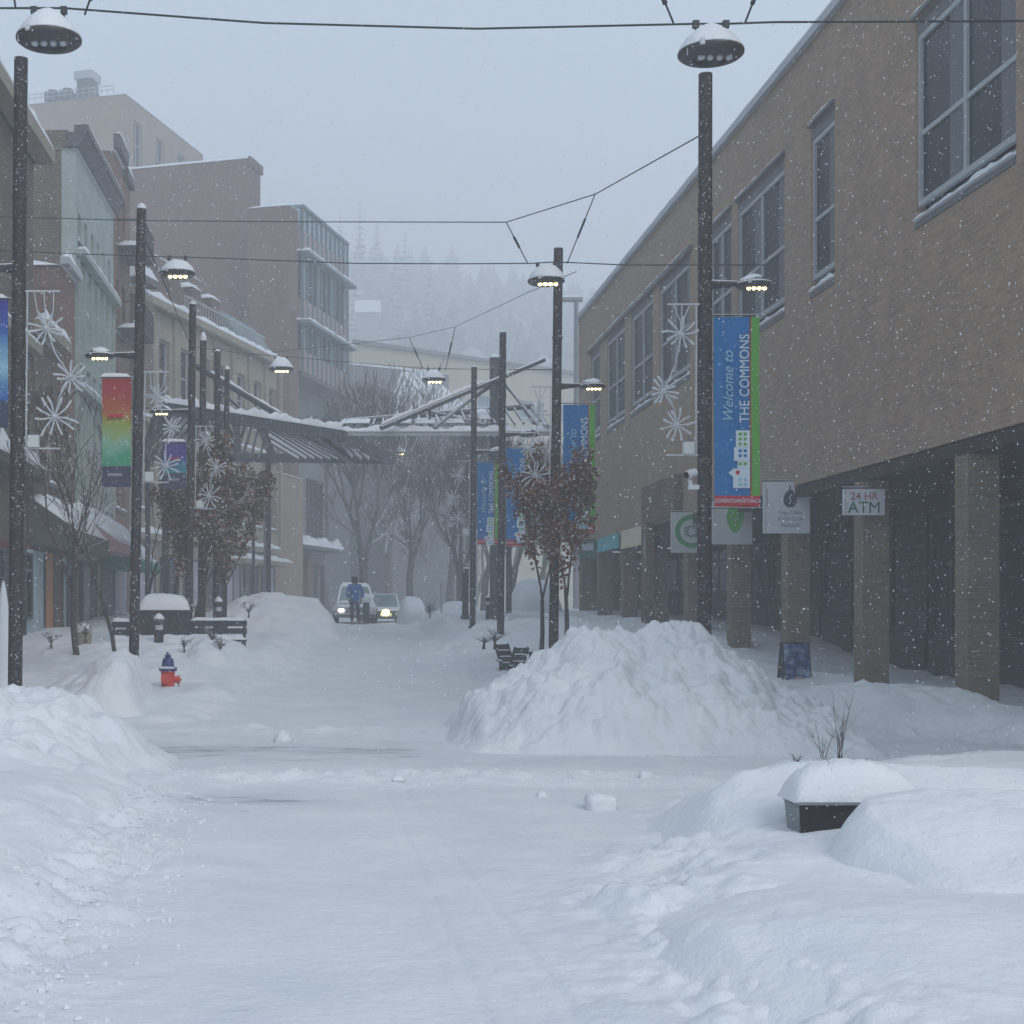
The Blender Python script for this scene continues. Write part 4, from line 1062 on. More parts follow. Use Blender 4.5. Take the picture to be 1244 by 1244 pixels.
def banner(x0, y, zt, W, H, label):
    """front (towards -y) at y; x0 the side at the pole"""
    o = thing('street_banner', (x0, y, zt - H), label, 'banner', 'blue and green street banners on the right poles')
    f = MB()
    def strip(a, b, z0, z1, m, nm, off=0.0):
        mb = MB(); n = 10
        base = len(mb.v)
        for i in range(n + 1):
            z = z0 + (z1 - z0) * i / n
            wv = .02 * math.sin((zt - z) * 2.2)
            mb.v += [(x0 + a, y - off + wv, z), (x0 + b, y - off + wv + .008, z), (x0 + b, y - off + wv + .014, z), (x0 + a, y - off + wv + .006, z)]
        for i in range(n):
            q = i * 4
            for k in range(4):
                mb.f.append((q + k, q + (k + 1) % 4, q + 4 + (k + 1) % 4, q + 4 + k))
        mb.f.append((3, 2, 1, 0)); e = n * 4; mb.f.append((e, e + 1, e + 2, e + 3))
        return mb.build(nm, M[m], o, True)
    strip(0, W * .785, zt - H + .14, zt, 'fabric_blue', 'blue_cloth')
    strip(W * .785, W * .815, zt - H + .14, zt, 'fabric_red', 'red_edge')
    strip(W * .815, W, zt - H + .14, zt - .0, 'fabric_green', 'green_cloth')
    strip(0, W * 1.0, zt - H, zt - H + .14, 'fabric_red', 'red_cloth', .004)
    for z in (zt + .03, zt - H - .02):
        MB().tube([(x0 - .12, y + .01, z), (x0 + W + .04, y + .01, z)], .012, 6).build('rod', M['metal'], o)
    fy = y - .032
    R = (RX, math.radians(-90), 0)
    text('THE COMMONS', o, 'print_white', .185, (x0 + W * .755, fy, zt - 1.40), R, 0, .87)
    text('Welcome to', o, 'print_pale', .20, (x0 + W * .40, fy, zt - 1.40), R, .35, .92)
    text('DOWNTOWNITHACA', o, 'print_white', .075, (x0 + W * .5, y - .045, zt - H + .045), (RX, 0, 0), 0, .80, 'CENTER')
    # little town drawn on its side
    def blk(a, b, z0, z1, m='print_white', k=0, nm='drawn_house'):
        return MB().box(x0 + W * a, x0 + W * b, fy - .003 - k, fy - k, zt - z1, zt - z0).build(nm, M[m], o)
    blk(.46, .77, 1.50, 1.72); blk(.42, .77, 1.723, 1.90); blk(.50, .77, 1.903, 2.0); blk(.40, .77, 2.003, 2.26, nm='drawn_town_hall')
    MB().add([(x0 + W * .40, fy - .003, zt - 2.01), (x0 + W * .40, fy - .003, zt - 2.11), (x0 + W * .30, fy - .003, zt - 2.06), (x0 + W * .40, fy, zt - 2.01), (x0 + W * .40, fy, zt - 2.11), (x0 + W * .30, fy, zt - 2.06)], [(0, 1, 2), (5, 4, 3), (0, 3, 4, 1), (1, 4, 5, 2), (2, 5, 3, 0)]).build('drawn_roof', M['print_white'], o)
    blk(.46, .54, 2.03, 2.08, 'fabric_red', .004, 'drawn_window')
    for r, (z0, n, mm) in enumerate(((1.53, 3, 'fabric_green'), (1.75, 2, 'fabric_blue'), (1.92, 1, 'fabric_green'), (2.13, 2, 'print_pale'))):
        for q in range(n):
            for a in (.52, .63):
                blk(a, a + .07, z0 + q * .065, z0 + .04 + q * .065, mm, .004, 'drawn_window')
    return o
r1 = POLES['R1']
zb = EYE + (VY - 386) / F0 * 19.6
banner(on_pole('R1', zb).x + .11, 19.55, zb, .60, 2.50, 'largest blue and green banner, hung on the tallest right pole')
for k, pyt, pyb, off, lab in (('R2', 492, 647, 0.12, 'blue and green banner on the second right pole, half hidden by brown leaves'), ('R3', 545, 663, .10, 'blue and green banner on the third right pole'), ('R4', 562, 661, .10, 'faint blue and green banner on the slim fourth pole')):
    D = POLES[k][2]; z1 = EYE + (VY - pyt) / F0 * D; z0 = EYE + (VY - pyb) / F0 * D
    banner(on_pole(k, z1).x + off, D - .04, z1, .58, z1 - z0, lab)
def rainbow(x1, y, zt, W, H, label, cols, deep='navy'):
    """banner to the left of its pole, colours running down it, dark foot"""
    o = thing('street_banner', (x1, y, zt - H), label, 'banner', 'coloured banners on the left poles')
    m = bpy.data.materials.new('rainbow_cloth'); n, l, b = nt(m); b.inputs['Roughness'].default_value = .85
    tc = n.new('ShaderNodeTexCoord'); sp = n.new('ShaderNodeSeparateXYZ'); l.new(tc.outputs['Object'], sp.inputs[0])
    no = n.new('ShaderNodeTexNoise'); no.inputs['Scale'].default_value = 2.6; l.new(tc.outputs['Object'], no.inputs[0])
    ad = n.new('ShaderNodeMath'); ad.operation = 'MULTIPLY_ADD'; ad.inputs[1].default_value = .5; l.new(no.outputs[0], ad.inputs[0]); l.new(sp.outputs[2], ad.inputs[2])
    mr = n.new('ShaderNodeMapRange'); mr.inputs[1].default_value = .2; mr.inputs[2].default_value = H + .25; l.new(ad.outputs[0], mr.inputs[0])
    ra = n.new('ShaderNodeValToRGB'); l.new(mr.outputs[0], ra.inputs[0])
    e = ra.color_ramp.elements
    for i, c in enumerate(cols):
        q = e[i] if i < 2 else e.new(0)
        q.position = i / (len(cols) - 1) if i < 2 else i / (len(cols) - 1)
    for i, c in enumerate(cols):
        ra.color_ramp.elements[i].position = i / (len(cols) - 1); ra.color_ramp.elements[i].color = tuple(c) + (1,)
    l.new(ra.outputs[0], b.inputs['Base Color'])
    mb = MB(); k = 14; f = .35
    for i in range(k + 1):
        z = zt - H + f + (H - f) * i / k; wv = .03 * math.sin((zt - z) * 3)
        mb.v += [(x1 - W, y + wv, z), (x1, y - wv * .3, z), (x1, y - wv * .3 + .006, z), (x1 - W, y + wv + .006, z)]
    for i in range(k):
        q = i * 4
        for j in range(4): mb.f.append((q + j, q + (j + 1) % 4, q + 4 + (j + 1) % 4, q + 4 + j))
    mb.build('cloth', m, o, True)
    MB().box(x1 - W, x1, y - .004, y + .006, zt - H, zt - H + f - .004).build('foot_cloth', M[deep], o)
    MB().box(x1 - W * .8, x1 - W * .25, y - .036, y - .03, zt - H * .36, zt - H * .33).build('print_line', M['fabric_red'], o)
    MB().box(x1 - W * .8, x1 - W * .3, y - .010, y - .005, zt - H + .18, zt - H + .23).build('print_line', M['ink_grey'], o)
    MB().tube([(x1 - W - .03, y + .012, zt + .02), (x1 + .15, y + .012, zt + .02)], .014, 6).build('rod', M['metal'], o)
    MB().slab(FX, x1 - W - .03, x1, y - .04, y + .05, zt + .02, .06, 8, 3, 3).build('rod_snow', M['snow'], o, True)
    return o
D = 24.5; z1 = EYE + (VY - 460) / F0 * D; z0 = EYE + (VY - 592) / F0 * D
rainbow(on_pole('L2', z1).x - .12, D - .04, z1, .48, z1 - z0, 'rainbow banner, red above and green below, on a left pole',
        [(.02, .12, .10), (.02, .28, .12), (.05, .30, .16), (.22, .42, .30), (.30, .34, .05), (.42, .12, .03), (.38, .03, .03), (.36, .03, .035)])
D = 19.2; z1 = EYE + (VY - 365) / F0 * D; z0 = EYE + (VY - 520) / F0 * D
rainbow(on_pole('L1', z1).x - .13, D - .04, z1, .55, z1 - z0, 'purple and blue banner cut off by the left edge', [(.03, .02, .20), (.02, .10, .35), (.25, .5, .6), (.02, .12, .4), (.04, .02, .25)])
D = 32; z1 = EYE + (VY - 538) / F0 * D; z0 = EYE + (VY - 574) / F0 * D
rainbow(on_pole('L3', z1).x - .10, D - .04, z1, .50, 1.0, 'short teal and violet banner half hidden by the left brown leaves', [(.02, .12, .3), (.02, .30, .30), (.06, .05, .30), (.08, .03, .22)])

# ------------------------------------------------------------------ frosted star garlands on the poles
def star(c, R, seed, spokes=11):
    rn = random.Random(seed); mb = MB()
    for k in range(spokes):
        t = 2 * math.pi * k / spokes + rn.uniform(-.1, .1)
        L = R * rn.uniform(.75, 1.08); bend = rn.uniform(-.25, .25)
        p = [Vector((c[0] + L * f * math.cos(t + bend * f * f), c[1] + rn.uniform(-.03, .03) * f, c[2] + L * f * math.sin(t + bend * f * f))) for f in (.08, .35, .65, 1)]
        w = .020
        for i in range(3): mb.beam(p[i], p[i + 1], w * (.8 + .3 * i), w * .7, (0, 1, 0))
    mb.blob(c, .035, 1, 6, 4)
    return mb
def garland(key, side, pyt, pyb, label, stars, W=.38, seed=0):
    D = POLES[key][2]; y = D - .02
    z1 = EYE + (VY - pyt) / F0 * D; z0 = EYE + (VY - pyb) / F0 * D
    r = POLES[key][4]
    p1 = on_pole(key, z1); p0 = on_pole(key, z0)
    xo = r + .03
    o = thing('star_garland', (p1.x + side * xo, y, z1), label, 'star decoration', 'frosted star decorations on the poles')
    fr = MB()
    fr.beam((p1.x + side * (xo - .03), y, z1), (p1.x + side * (xo + W), y, z1), .02); fr.beam((p0.x + side * (xo - .03), y, z0), (p0.x + side * (xo + W * 1.05), y, z0), .02)
    fr.beam((p1.x + side * xo, y, z1 - .012), (p0.x + side * xo, y, z0 + .012), .016)
    fr.build('bracket', M['deco'], o)
    MB().box(p0.x + side * (xo + .10) - .07, p0.x + side * (xo + .10) + .07, y - .05, y + .05, z0 + .012, z0 + .17).build('power_box', M['sign_grey'], o)
    H = z1 - z0
    prev = None
    for i, (fx, fz, R) in enumerate(stars):
        c = Vector((p1.x + side * (xo + fx * W), y - .03, z1 - fz * H))
        star(c, R * .84, seed + i * 7).build('star', M['deco'], o)
        if prev is not None:
            mb = MB(); mid = (prev + c) / 2 + Vector((side * -.05, 0, 0))
            mb.tube([prev, mid, c], .010, 4); mb.build('tail', M['deco'], o)
        prev = c
    mb = MB()
    c0 = Vector((p1.x + side * (xo + stars[0][0] * W), y - .03, z1 - stars[0][1] * H))
    for a in (-1, 0, 1):
        mb.tube([(p1.x + side * (xo + W * (.5 + a * .3)), y, z1), ((p1.x + side * (xo + W * (.5 + a * .3)) + c0.x) / 2 + a * .04, y - .02, (z1 + c0.z) / 2 - .02), c0], .008, 4)
    mb.build('hanging_strand', M['deco'], o)
    return o
garland('R1', -1, 370, 553, 'frosted star decoration on the left side of the tallest right pole', [(.55, .20, .30), (1.15, .58, .25), (.70, .80, .30)], seed=11)
garland('R2', -1, 470, 607, 'frosted star decoration half hidden by leaves at the second right pole', [(.6, .25, .24), (1.1, .55, .22), (.75, .78, .34)], seed=21)
garland('R4', -1, 560, 650, 'faint frosted star decoration on the slim fourth pole', [(.8, .2, .30), (1.2, .5, .28), (.8, .78, .3)], seed=31)
garland('L1', 1, 354, 545, 'frosted star decoration on the right side of the tallest left pole', [(.60, .24, .30), (1.35, .55, .27), (.85, .80, .36)], W=.42, seed=41)
garland('L2', 1, 452, 586, 'frosted star decoration on the right side of the rainbow banner pole', [(.5, .22, .26), (1.1, .5, .22), (.85, .85, .30)], W=.40, seed=51)
garland('L3', 1, 518, 618, 'frosted star decoration hanging amid the brown leaves on the left', [(.5, .18, .28), (1.1, .5, .28), (.7, .85, .36)], W=.40, seed=61)

# ------------------------------------------------------------------ security camera
q = on_pole('R1', EYE + (VY - 592) / F0 * 19.6)
cam_o = thing('security_camera', q, 'white bullet camera on a bracket at the left of the tallest right pole', 'security camera')
MB().box(q.x - .21, q.x - .08, q.y - .05, q.y + .05, q.z - .03, q.z + .03).build('bracket', M['white_paint'], cam_o)
MB().tube([(q.x - .18, q.y, q.z + .02), (q.x - .19, q.y, q.z + .10)], .03, 10).build('neck', M['white_paint'], cam_o, True)
a_ = Vector((q.x - .12, q.y, q.z + .20)); b_ = Vector((q.x - .25, q.y - .06, q.z + .155))
MB().tube([a_, a_ + (b_ - a_) * .8, b_], [.052, .058, .056], 14).build('housing', M['white_paint'], cam_o, True)
d_ = (b_ - a_).normalized()
MB().tube([b_ + d_ * .001, b_ + d_ * .012], .047, 14).build('lens', M['dark'], cam_o, True)

# ------------------------------------------------------------------ shop signs hung along the arcade
def blade(x0, x1, y, z0, z1, label, m, name='hanging_sign'):
    o = thing(name, ((x0 + x1) / 2, y, z0), label, 'sign')
    MB().box(x0, x1, y, y + .05, z0, z1).build('board', M[m], o)
    MB().box(x0 + .01, x0 + .045, y - .012, y - .001, z0 + .02, z1 - .02).build('edge_strip', M['sign_grey'], o)
    MB().tube([(x0 - .02, y + .025, z1 + .03), (9.02, y + .025, z1 + .03)], .018, 6).build('bracket', M['metal'], o)
    return o
def ring(c, R, t, y, m, par, name, n=32):
    mb = MB()
    for k in range(n):
        a = 2 * math.pi * k / n
        for rr in (R, R - t):
            mb.v.append((c[0] + rr * math.cos(a), y, c[1] + rr * math.sin(a))); mb.v.append((c[0] + rr * math.cos(a), y + .008, c[1] + rr * math.sin(a)))
    for k in range(n):
        a = k * 4; b = ((k + 1) % n) * 4
        mb.f += [(a, a + 2, b + 2, b), (a, b, b + 1, a + 1), (a + 2, a + 3, b + 3, b + 2)]
    return mb.build(name, M[m], par)
s1 = blade(8.46, 9.36, 37.4, 3.18, 4.20, 'pale sign with green ring emblem, left of the tallest right pole', 'sign_grey')
ring((8.98, 3.72), .42, .12, 37.385, 'logo_green', s1, 'ring_emblem')
for k in range(7):
    a = k * .9; MB().tube([(8.98 + .2 * math.cos(a), 37.38, 3.72 + .16 * math.sin(a)), (8.98 + .1 * math.cos(a + 1), 37.38, 3.72 + .12 * math.sin(a + 1)), (8.98 + .22 * math.cos(a + 1.6), 37.38, 3.72 + .14 * math.sin(a + 1.6))], .010, 4).build('emblem_stroke', M['ink_green'], s1)
s2 = blade(8.46, 9.36, 33.3, 3.20, 4.18, 'pale sign with bright green rounded emblem, under the largest banner', 'sign_grey')
mb = MB(); n = 28; pts = []
for k in range(n):
    a = 2 * math.pi * k / n
    x = .19 * math.cos(a); z = .36 * math.sin(a) if a < math.pi else .34 * math.sin(a)
    x *= 1 - .35 * max(0, -math.sin(a)) ** 2
    pts.append((8.97 + x, 3.80 + z))
for p_ in pts: mb.v.append((p_[0], 33.285, p_[1]))
for p_ in pts: mb.v.append((p_[0], 33.298, p_[1]))
mb.f.append(tuple(range(n)))
for k in range(n): mb.f.append((k, (k + 1) % n, n + (k + 1) % n, n + k))
mb.build('leaf_emblem', M['leaf_green'], s2)
for dx, dz in ((-.06, .08), (.05, .10), (-.02, -.06), (.06, -.04), (0, -.16)):
    MB().blob((8.97 + dx, 33.28, 3.80 + dz), .025, 1, 6, 4).build('emblem_dot', M['print_white'], s2)
s3 = blade(8.40, 9.31, 29.1, 3.22, 4.23, 'white lilac sign with a dark oval emblem, on the nearest visible column', 'sign_white')
mb = MB(); n = 24
for yy in (29.085, 29.098):
    for k in range(n):
        a = 2 * math.pi * k / n; mb.v.append((8.92 + .135 * math.cos(a) * (1 - .25 * max(0, math.sin(a))), yy, 3.90 + .18 * math.sin(a)))
mb.f.append(tuple(range(n)))
for k in range(n): mb.f.append((k, (k + 1) % n, n + (k + 1) % n, n + k))
mb.build('oval_emblem', M['ink'], s3)
MB().box(8.91, 8.93, 29.086, 29.098, 4.07, 4.16).build('emblem_tip', M['ink'], s3)
MB().tube([(8.95, 29.08, 3.98), (8.90, 29.08, 3.92), (8.94, 29.08, 3.86), (8.90, 29.08, 3.80)], .012, 4).build('emblem_stroke', M['print_white'], s3)
for t_, z in (('Finger Lakes', 3.60), ('SCHOOL OF', 3.47), ('MASSAGE', 3.34)):
    text(t_, s3, 'ink_grey', .105, (8.92, 29.09, z), (RX, 0, 0), 0, .85, 'CENTER')
MB().box(8.46, 8.475, 29.09, 29.098, 3.75, 4.10).build('side_mark', M['ink_grey'], s3)
s4 = blade(8.58, 9.28, 25.05, 3.31, 3.75, 'white cash machine sign cut by the edge of the photograph', 'sign_white')
text('24 HR', s4, 'ink_red', .18, (8.93, 25.04, 3.57), (RX, 0, 0), 0, 1, 'CENTER')
text('ATM', s4, 'ink_green', .27, (8.93, 25.04, 3.35), (RX, 0, 0), 0, 1, 'CENTER')
s5 = blade(8.75, 9.20, 42.1, 3.2, 3.85, 'small navy sign with a red mark, beside the cream fascia panel', 'navy')
MB().box(8.88, 9.07, 42.085, 42.098, 3.33, 3.52).build('red_mark', M['ink_red'], s5)
MB().blob((8.94, 42.09, 3.66), .05, 1, 6, 4).build('pale_mark', M['print_white'], s5)
s6 = thing('hanging_sign', (8.7, 50.9, 3.3), 'small green and white sign at the far end of the arcade', 'sign')
MB().box(8.35, 8.95, 50.9, 50.96, 3.55, 4.2).build('board', M['ink_green'], s6)
MB().box(8.45, 8.85, 50.885, 50.898, 3.8, 4.05).build('pale_mark', M['print_white'], s6)

# folding pavement sign
ab = thing('pavement_sign', (8.36, 27, gz(8.36, 27)), 'blue folding poster stand before the nearest visible column', 'pavement sign')
zb = EYE - 90 / F0 * 27; zt_ = EYE - 35 / F0 * 27
def skew(x0, x1, y0, y1, z0, z1, m, nm):
    sl = -.18
    return MB().hexa([(x0, y0, z0), (x1, y0, z0), (x1, y1, z0), (x0, y1, z0), (x0, y0 + (z1 - z0) * .2, z1), (x1, y0 + (z1 - z0) * .2, z1), (x1, y1 + (z1 - z0) * .2, z1), (x0, y1 + (z1 - z0) * .2, z1)]).build(nm, M[m], ab)
skew(8.10, 8.14, 26.80, 26.84, zb - .3, zt_, 'frame_dark', 'leg'); skew(8.60, 8.64, 26.80, 26.84, zb - .3, zt_, 'frame_dark', 'leg')
pm = bpy.data.materials.new('poster_print'); n_, l_, b__ = nt(pm)
tc = n_.new('ShaderNodeTexCoord'); no = n_.new('ShaderNodeTexNoise'); no.inputs['Scale'].default_value = 7; no.inputs['Detail'].default_value = 6; l_.new(tc.outputs['Object'], no.inputs[0])
ra = n_.new('ShaderNodeValToRGB'); l_.new(no.outputs[0], ra.inputs[0])
ra.color_ramp.elements[0].position = .38; ra.color_ramp.elements[0].color = (.01, .025, .10, 1); ra.color_ramp.elements[1].position = .68; ra.color_ramp.elements[1].color = (.30, .38, .50, 1)
e = ra.color_ramp.elements.new(.52); e.color = (.03, .10, .26, 1)
l_.new(ra.outputs[0], b__.inputs['Base Color'])
M['poster'] = pm
skew(8.145, 8.595, 26.79, 26.81, zb + .02, zt_ - .03, 'poster', 'poster')
skew(8.30, 8.46, 26.775, 26.785, zb + .05, zb + .2, 'skin', 'printed_hand')
MB().hexa([(8.10, 27.3, zb - .3), (8.64, 27.3, zb - .3), (8.64, 27.33, zb - .3), (8.10, 27.33, zb - .3), (8.10, 27.0, zt_), (8.64, 27.0, zt_), (8.64, 27.03, zt_), (8.10, 27.03, zt_)]).build('back_board', M['frame_dark'], ab)

# ------------------------------------------------------------------ fire hydrant
hx, hy_ = P(204, 838, 25.7).x, 25.7
hz = EYE - 96 / F0 * 25.7
hyd = thing('fire_hydrant', (hx, hy_, hz), 'red fire hydrant with blue bonnet standing clear of the snow', 'fire hydrant')
MB().lathe([(.125, .37), (.13, .35), (.118, .33), (.115, .06), (.125, .03), (.125, -.12)], (hx, hy_, hz), 24).build('barrel', M['hyd_red'], hyd, True)
MB().lathe([(.155, .415), (.158, .40), (.158, .372), (.13, .368)], (hx, hy_, hz), 24).build('flange', M['hyd_blue'], hyd, True)
for k in range(8):
    a = k * math.pi / 4 + .2
    MB().lathe([(.016, .018), (.016, 0)], (hx + .14 * math.cos(a), hy_ + .14 * math.sin(a), hz + .416), 6).build('flange_bolt', M['hyd_blue'], hyd)
MB().lathe([(.045, .60), (.085, .585), (.10, .54), (.108, .46), (.112, .417)], (hx, hy_, hz), 24).build('bonnet', M['hyd_blue'], hyd, True)
MB().lathe([(.018, .70), (.028, .695), (.030, .655), (.055, .65), (.058, .615), (.045, .602)], (hx, hy_, hz), 12).build('operating_nut', M['hyd_blue'], hyd, True)
MB().tube([(hx + .10, hy_, hz + .22), (hx + .17, hy_, hz + .22)], .06, 16).build('outlet', M['hyd_red'], hyd, True)
MB().tube([(hx + .171, hy_, hz + .22), (hx + .205, hy_, hz + .22)], .072, 8).build('outlet_cap', M['hyd_red'], hyd)
MB().tube([(hx + .206, hy_, hz + .22), (hx + .235, hy_, hz + .22)], .024, 5).build('cap_nut', M['hyd_red'], hyd)
MB().tube([(hx - .02, hy_ - .10, hz + .24), (hx - .02, hy_ - .165, hz + .24)], .075, 16).build('pumper_outlet', M['hyd_red'], hyd, True)
MB().tube([(hx - .02, hy_ - .166, hz + .24), (hx - .02, hy_ - .195, hz + .24)], .086, 8).build('pumper_cap', M['hyd_red'], hyd)
MB().tube([(hx + .19, hy_ - .06, hz + .17), (hx + .19, hy_ - .07, hz + .09), (hx + .19, hy_ - .06, hz + .02)], .010, 5).build('chain', M['metal'], hyd)
MB().slab(FX, hx - .14, hx + .14, hy_ - .155, hy_ - .115, hz + .417, .025, 6, 3, 1).build('snow_rim', M['snow'], hyd, True)

# ------------------------------------------------------------------ planter at the right
px0, px1, py0, py1 = 2.975, 3.75, 9.5, 9.80
zt_ = EYE - (978 - VY) / F0 * 9.5
pt = thing('planter', ((px0 + px1) / 2, (py0 + py1) / 2, zt_ - .7), 'black tapered planter half buried at the right with snow heaped on top', 'planter')
def taper(x0, x1, y0, y1, t=.035):
    return MB().hexa([(x0 + t, y0 + t, zt_ - .6), (x1 - t, y0 + t, zt_ - .6), (x1 - t, y1 - t, zt_ - .6), (x0 + t, y1 - t, zt_ - .6), (x0, y0, zt_), (x1, y0, zt_), (x1, y1, zt_), (x0, y1, zt_)])
taper(px0, px1, py0, py1).build('box', M['planter'], pt)
MB().hexa([(px0 - .003 + .045, py0 + .05, zt_ - .6), (px0 + .05, py0 + .05, zt_ - .6), (px0 + .05, py1 - .05, zt_ - .6), (px0 - .003 + .045, py1 - .05, zt_ - .6), (px0 - .012, py0 + .01, zt_ - .004), (px0 + .01, py0 + .01, zt_ - .004), (px0 + .01, py1 - .01, zt_ - .004), (px0 - .012, py1 - .01, zt_ - .004)]).build('side_panel', M['planter_side'], pt)
mb = MB(); mb.box(px0 - .02, px1 + .02, py0 - .02, py0 + .03, zt_ + .001, zt_ + .018); mb.box(px0 - .02, px0 + .03, py0 + .031, py1, zt_ + .001, zt_ + .018)
mb.build('rim', M['planter_side'], pt)
MB().slab(FX, px0 - .03, px1 + .03, py0 - .0, py1 + .1, zt_ + .012, .26, 26, 12, 4, .12, .9, .3).top('snow_heap', M['snow'], (3.35, 9.9, zt_ + .012), 'smooth dome of snow filling the black planter', 'snow', None, True)
for (x, r, z, lab) in ((3.10, .035, -.27, 'left one of the tiny clumps at the foot of the black planter'), (3.19, .045, -.25, 'right one of the tiny clumps at the foot of the black planter')):
    MB().blob((x, 9.43, zt_ + z), r, .9, 12, 8, int(x * 100), .12).top('snow_clump', M['snow'], (x, 9.43, zt_ + z - .03), lab, 'snow lump', None, True)

# ------------------------------------------------------------------ twigs, weeds and evergreen sprigs poking out
def twig_plant(x, y, z, h, nst, label, m='bark', spread=.25, seed=0, cat='dry plant', name='dry_stalks', r=.004, leafy=0, group=None):
    rn = random.Random(seed); o = thing(name, (x, y, z), label, cat, group)
    mb = MB(); lf = MB()
    for i in range(nst):
        a = rn.uniform(0, 6.28); lean = rn.uniform(.1, 1) * spread; H = h * rn.uniform(.5, 1)
        p = [Vector((x + rn.uniform(-.04, .04), y + rn.uniform(-.04, .04), z - .1))]
        for k in range(1, 5):
            f = k / 4
            p.append(Vector((x + math.cos(a) * lean * f * f + rn.uniform(-.02, .02) * h, y + math.sin(a) * lean * f * f, z + H * f)))
        mb.tube(p, [r * 1.3, r * 1.2, r, r * .8, r * .4], 4)
        for k in range(3):
            j = rn.randint(1, 3); q = p[j]; b = rn.uniform(0, 6.28); L = h * rn.uniform(.12, .3)
            e_ = q + Vector((math.cos(b) * L, math.sin(b) * L * .5, L * .8))
            mb.tube([q, e_], [r * .7, r * .3], 3)
            for t in range(leafy):
                f = rn.random(); c_ = q + (e_ - q) * f; s_ = .03 + h * .05
                d_ = Vector((rn.uniform(-1, 1), rn.uniform(-1, 1), rn.uniform(-.6, .8))).normalized() * s_
                w_ = Vector((rn.uniform(-1, 1), rn.uniform(-1, 1), rn.uniform(-1, 1))).normalized() * s_ * .22
                lf.add([c_, c_ + d_ * .5 + w_, c_ + d_, c_ + d_ * .5 - w_], [(0, 1, 2, 3)])
    mb.build('stems', M[m], o)
    if leafy: lf.build('leaves', M['needle'], o, kind='stuff')
    return o
twig_plant(P(1020, 925, 11).x, 11, zt_ + .05, .62, 7, 'tall dry stalks with seed twigs rising behind the black planter', seed=3, spread=.12, r=.0026)
twig_plant(P(1000, 925, 11.3).x, 11.3, zt_ + .02, .42, 5, 'short reddish stalks left of the tall dry stalks', seed=5, spread=.18, r=.0024)
twig_plant(P(967, 930, 12).x, 12, gz(P(967, 930, 12).x, 12) + .08, .16, 9, 'low tuft of thin grass at the edge of the heap near the planter', seed=7, spread=.2, r=.003)
twig_plant(P(1005, 970, 9.7).x, 9.7, zt_ + .12, .16, 6, 'bent sprig with withered leaves poking out of the planter snow', seed=9, spread=.1, r=.004, leafy=2)
for (px, py, D, h, lab, sd) in ((258, 782, 30, .40, 'dark evergreen sprig below the long bench', 1), (223, 788, 29, .25, 'small evergreen sprig beside the dark box', 2), (268, 790, 29, .28, 'lowest evergreen sprig right of the hydrant', 3),
                             (522, 750, 50, .65, 'evergreen sprig in front of the buried cars', 4), (302, 746, 40, .35, 'thin tuft on the high left bank', 5), (62, 784, 31, .3, 'sprig at the left end of the low snowy bench', 6), (104, 775, 31, .35, 'snow laden sprig beside the bare tree', 7)):
    p = P(px, py, D); twig_plant(p.x, D, p.z, h, 9, lab, 'bark', .35, sd + 30, 'evergreen sprig', 'evergreen_sprig', .005, 7, 'evergreen sprigs poking out of the snow')
for (px, py, D, h, lab, sd) in ((601, 783, 31.5, .35, 'grey wiry shrub behind the left low chair', 4), (588, 783, 31.5, .2, 'small wiry shrub left of the grey one', 5)):
    p = P(px, py, D); twig_plant(p.x, D, p.z, h, 24, lab, 'bark', .35, sd + 60, 'shrub', 'wiry_shrub', .006)

# ------------------------------------------------------------------ dark box, bollards, benches, chairs
p = P(199, 775, 31.5)
bx = thing('utility_box', (p.x, 31.5, gz(p.x, 31.5)), 'long dark box with rounded snow loaf on top, behind the hydrant', 'utility box')
zt2 = EYE + 1 / F0 * 31.5
MB().box(P(168, 0, 31.5).x, P(228, 0, 31.5).x, 31.5, 32.5, gz(p.x, 31.5) - .4, zt2).build('body', M['woodboard'], bx)
MB().box(P(167, 0, 31.5).x, P(229, 0, 31.5).x, 31.47, 32.53, zt2, zt2 + .05).build('lid', M['metal'], bx)
for k in range(5):
    x = P(168 + 60 * (k + .5) / 5, 0, 31.5).x
    MB().box(x - .09, x + .09, 31.475, 31.498, gz(p.x, 31.5) - .3, zt2 - .06).build('panel', M['woodboard'], bx)
MB().slab(FX, P(167, 0, 31.5).x, P(229, 0, 31.5).x, 31.45, 32.55, zt2 + .05, .34, 24, 10, 2, .08, .6).top('snow_heap', M['snow'], (p.x, 32, zt2 + .05), 'rounded loaf of snow on the long dark box', 'snow', None, True)
def bollard(px, pyt, D, w, label, hgt=.9, cap=.12):
    p = P(px, pyt, D)
    o = thing('bollard_light', (p.x, D, p.z - hgt), label, 'bollard light', 'small bollard lights with snow hats')
    MB().lathe([(w * .55, 0), (w * .62, -.03), (w * .62, -.10), (w * .45, -.12)], p, 12).build('hood', M['metal'], o, True)
    MB().lathe([(w * .42, -.121), (w * .42, -.22)], p, 12).build('lens', M['lens'], o, True)
    MB().lathe([(w * .5, -.221), (w * .5, -hgt - .3)], p, 12).build('post', M['metal'], o, True)
    MB().lathe([(.01, cap), (w * .3, cap * .8), (w * .55, cap * .3), (w * .6, .002)], p, 12).build('snow_cap', M['snow'], o, True)
bollard(265.5, 731, 34, .16, 'bollard light with snow hat above the long bench')
bollard(193, 752, 30, .19, 'bollard light with snow hat in front of the long dark box')
bollard(592.5, 726, 46, .14, 'short square-looking bollard between two right poles', .8, .05)
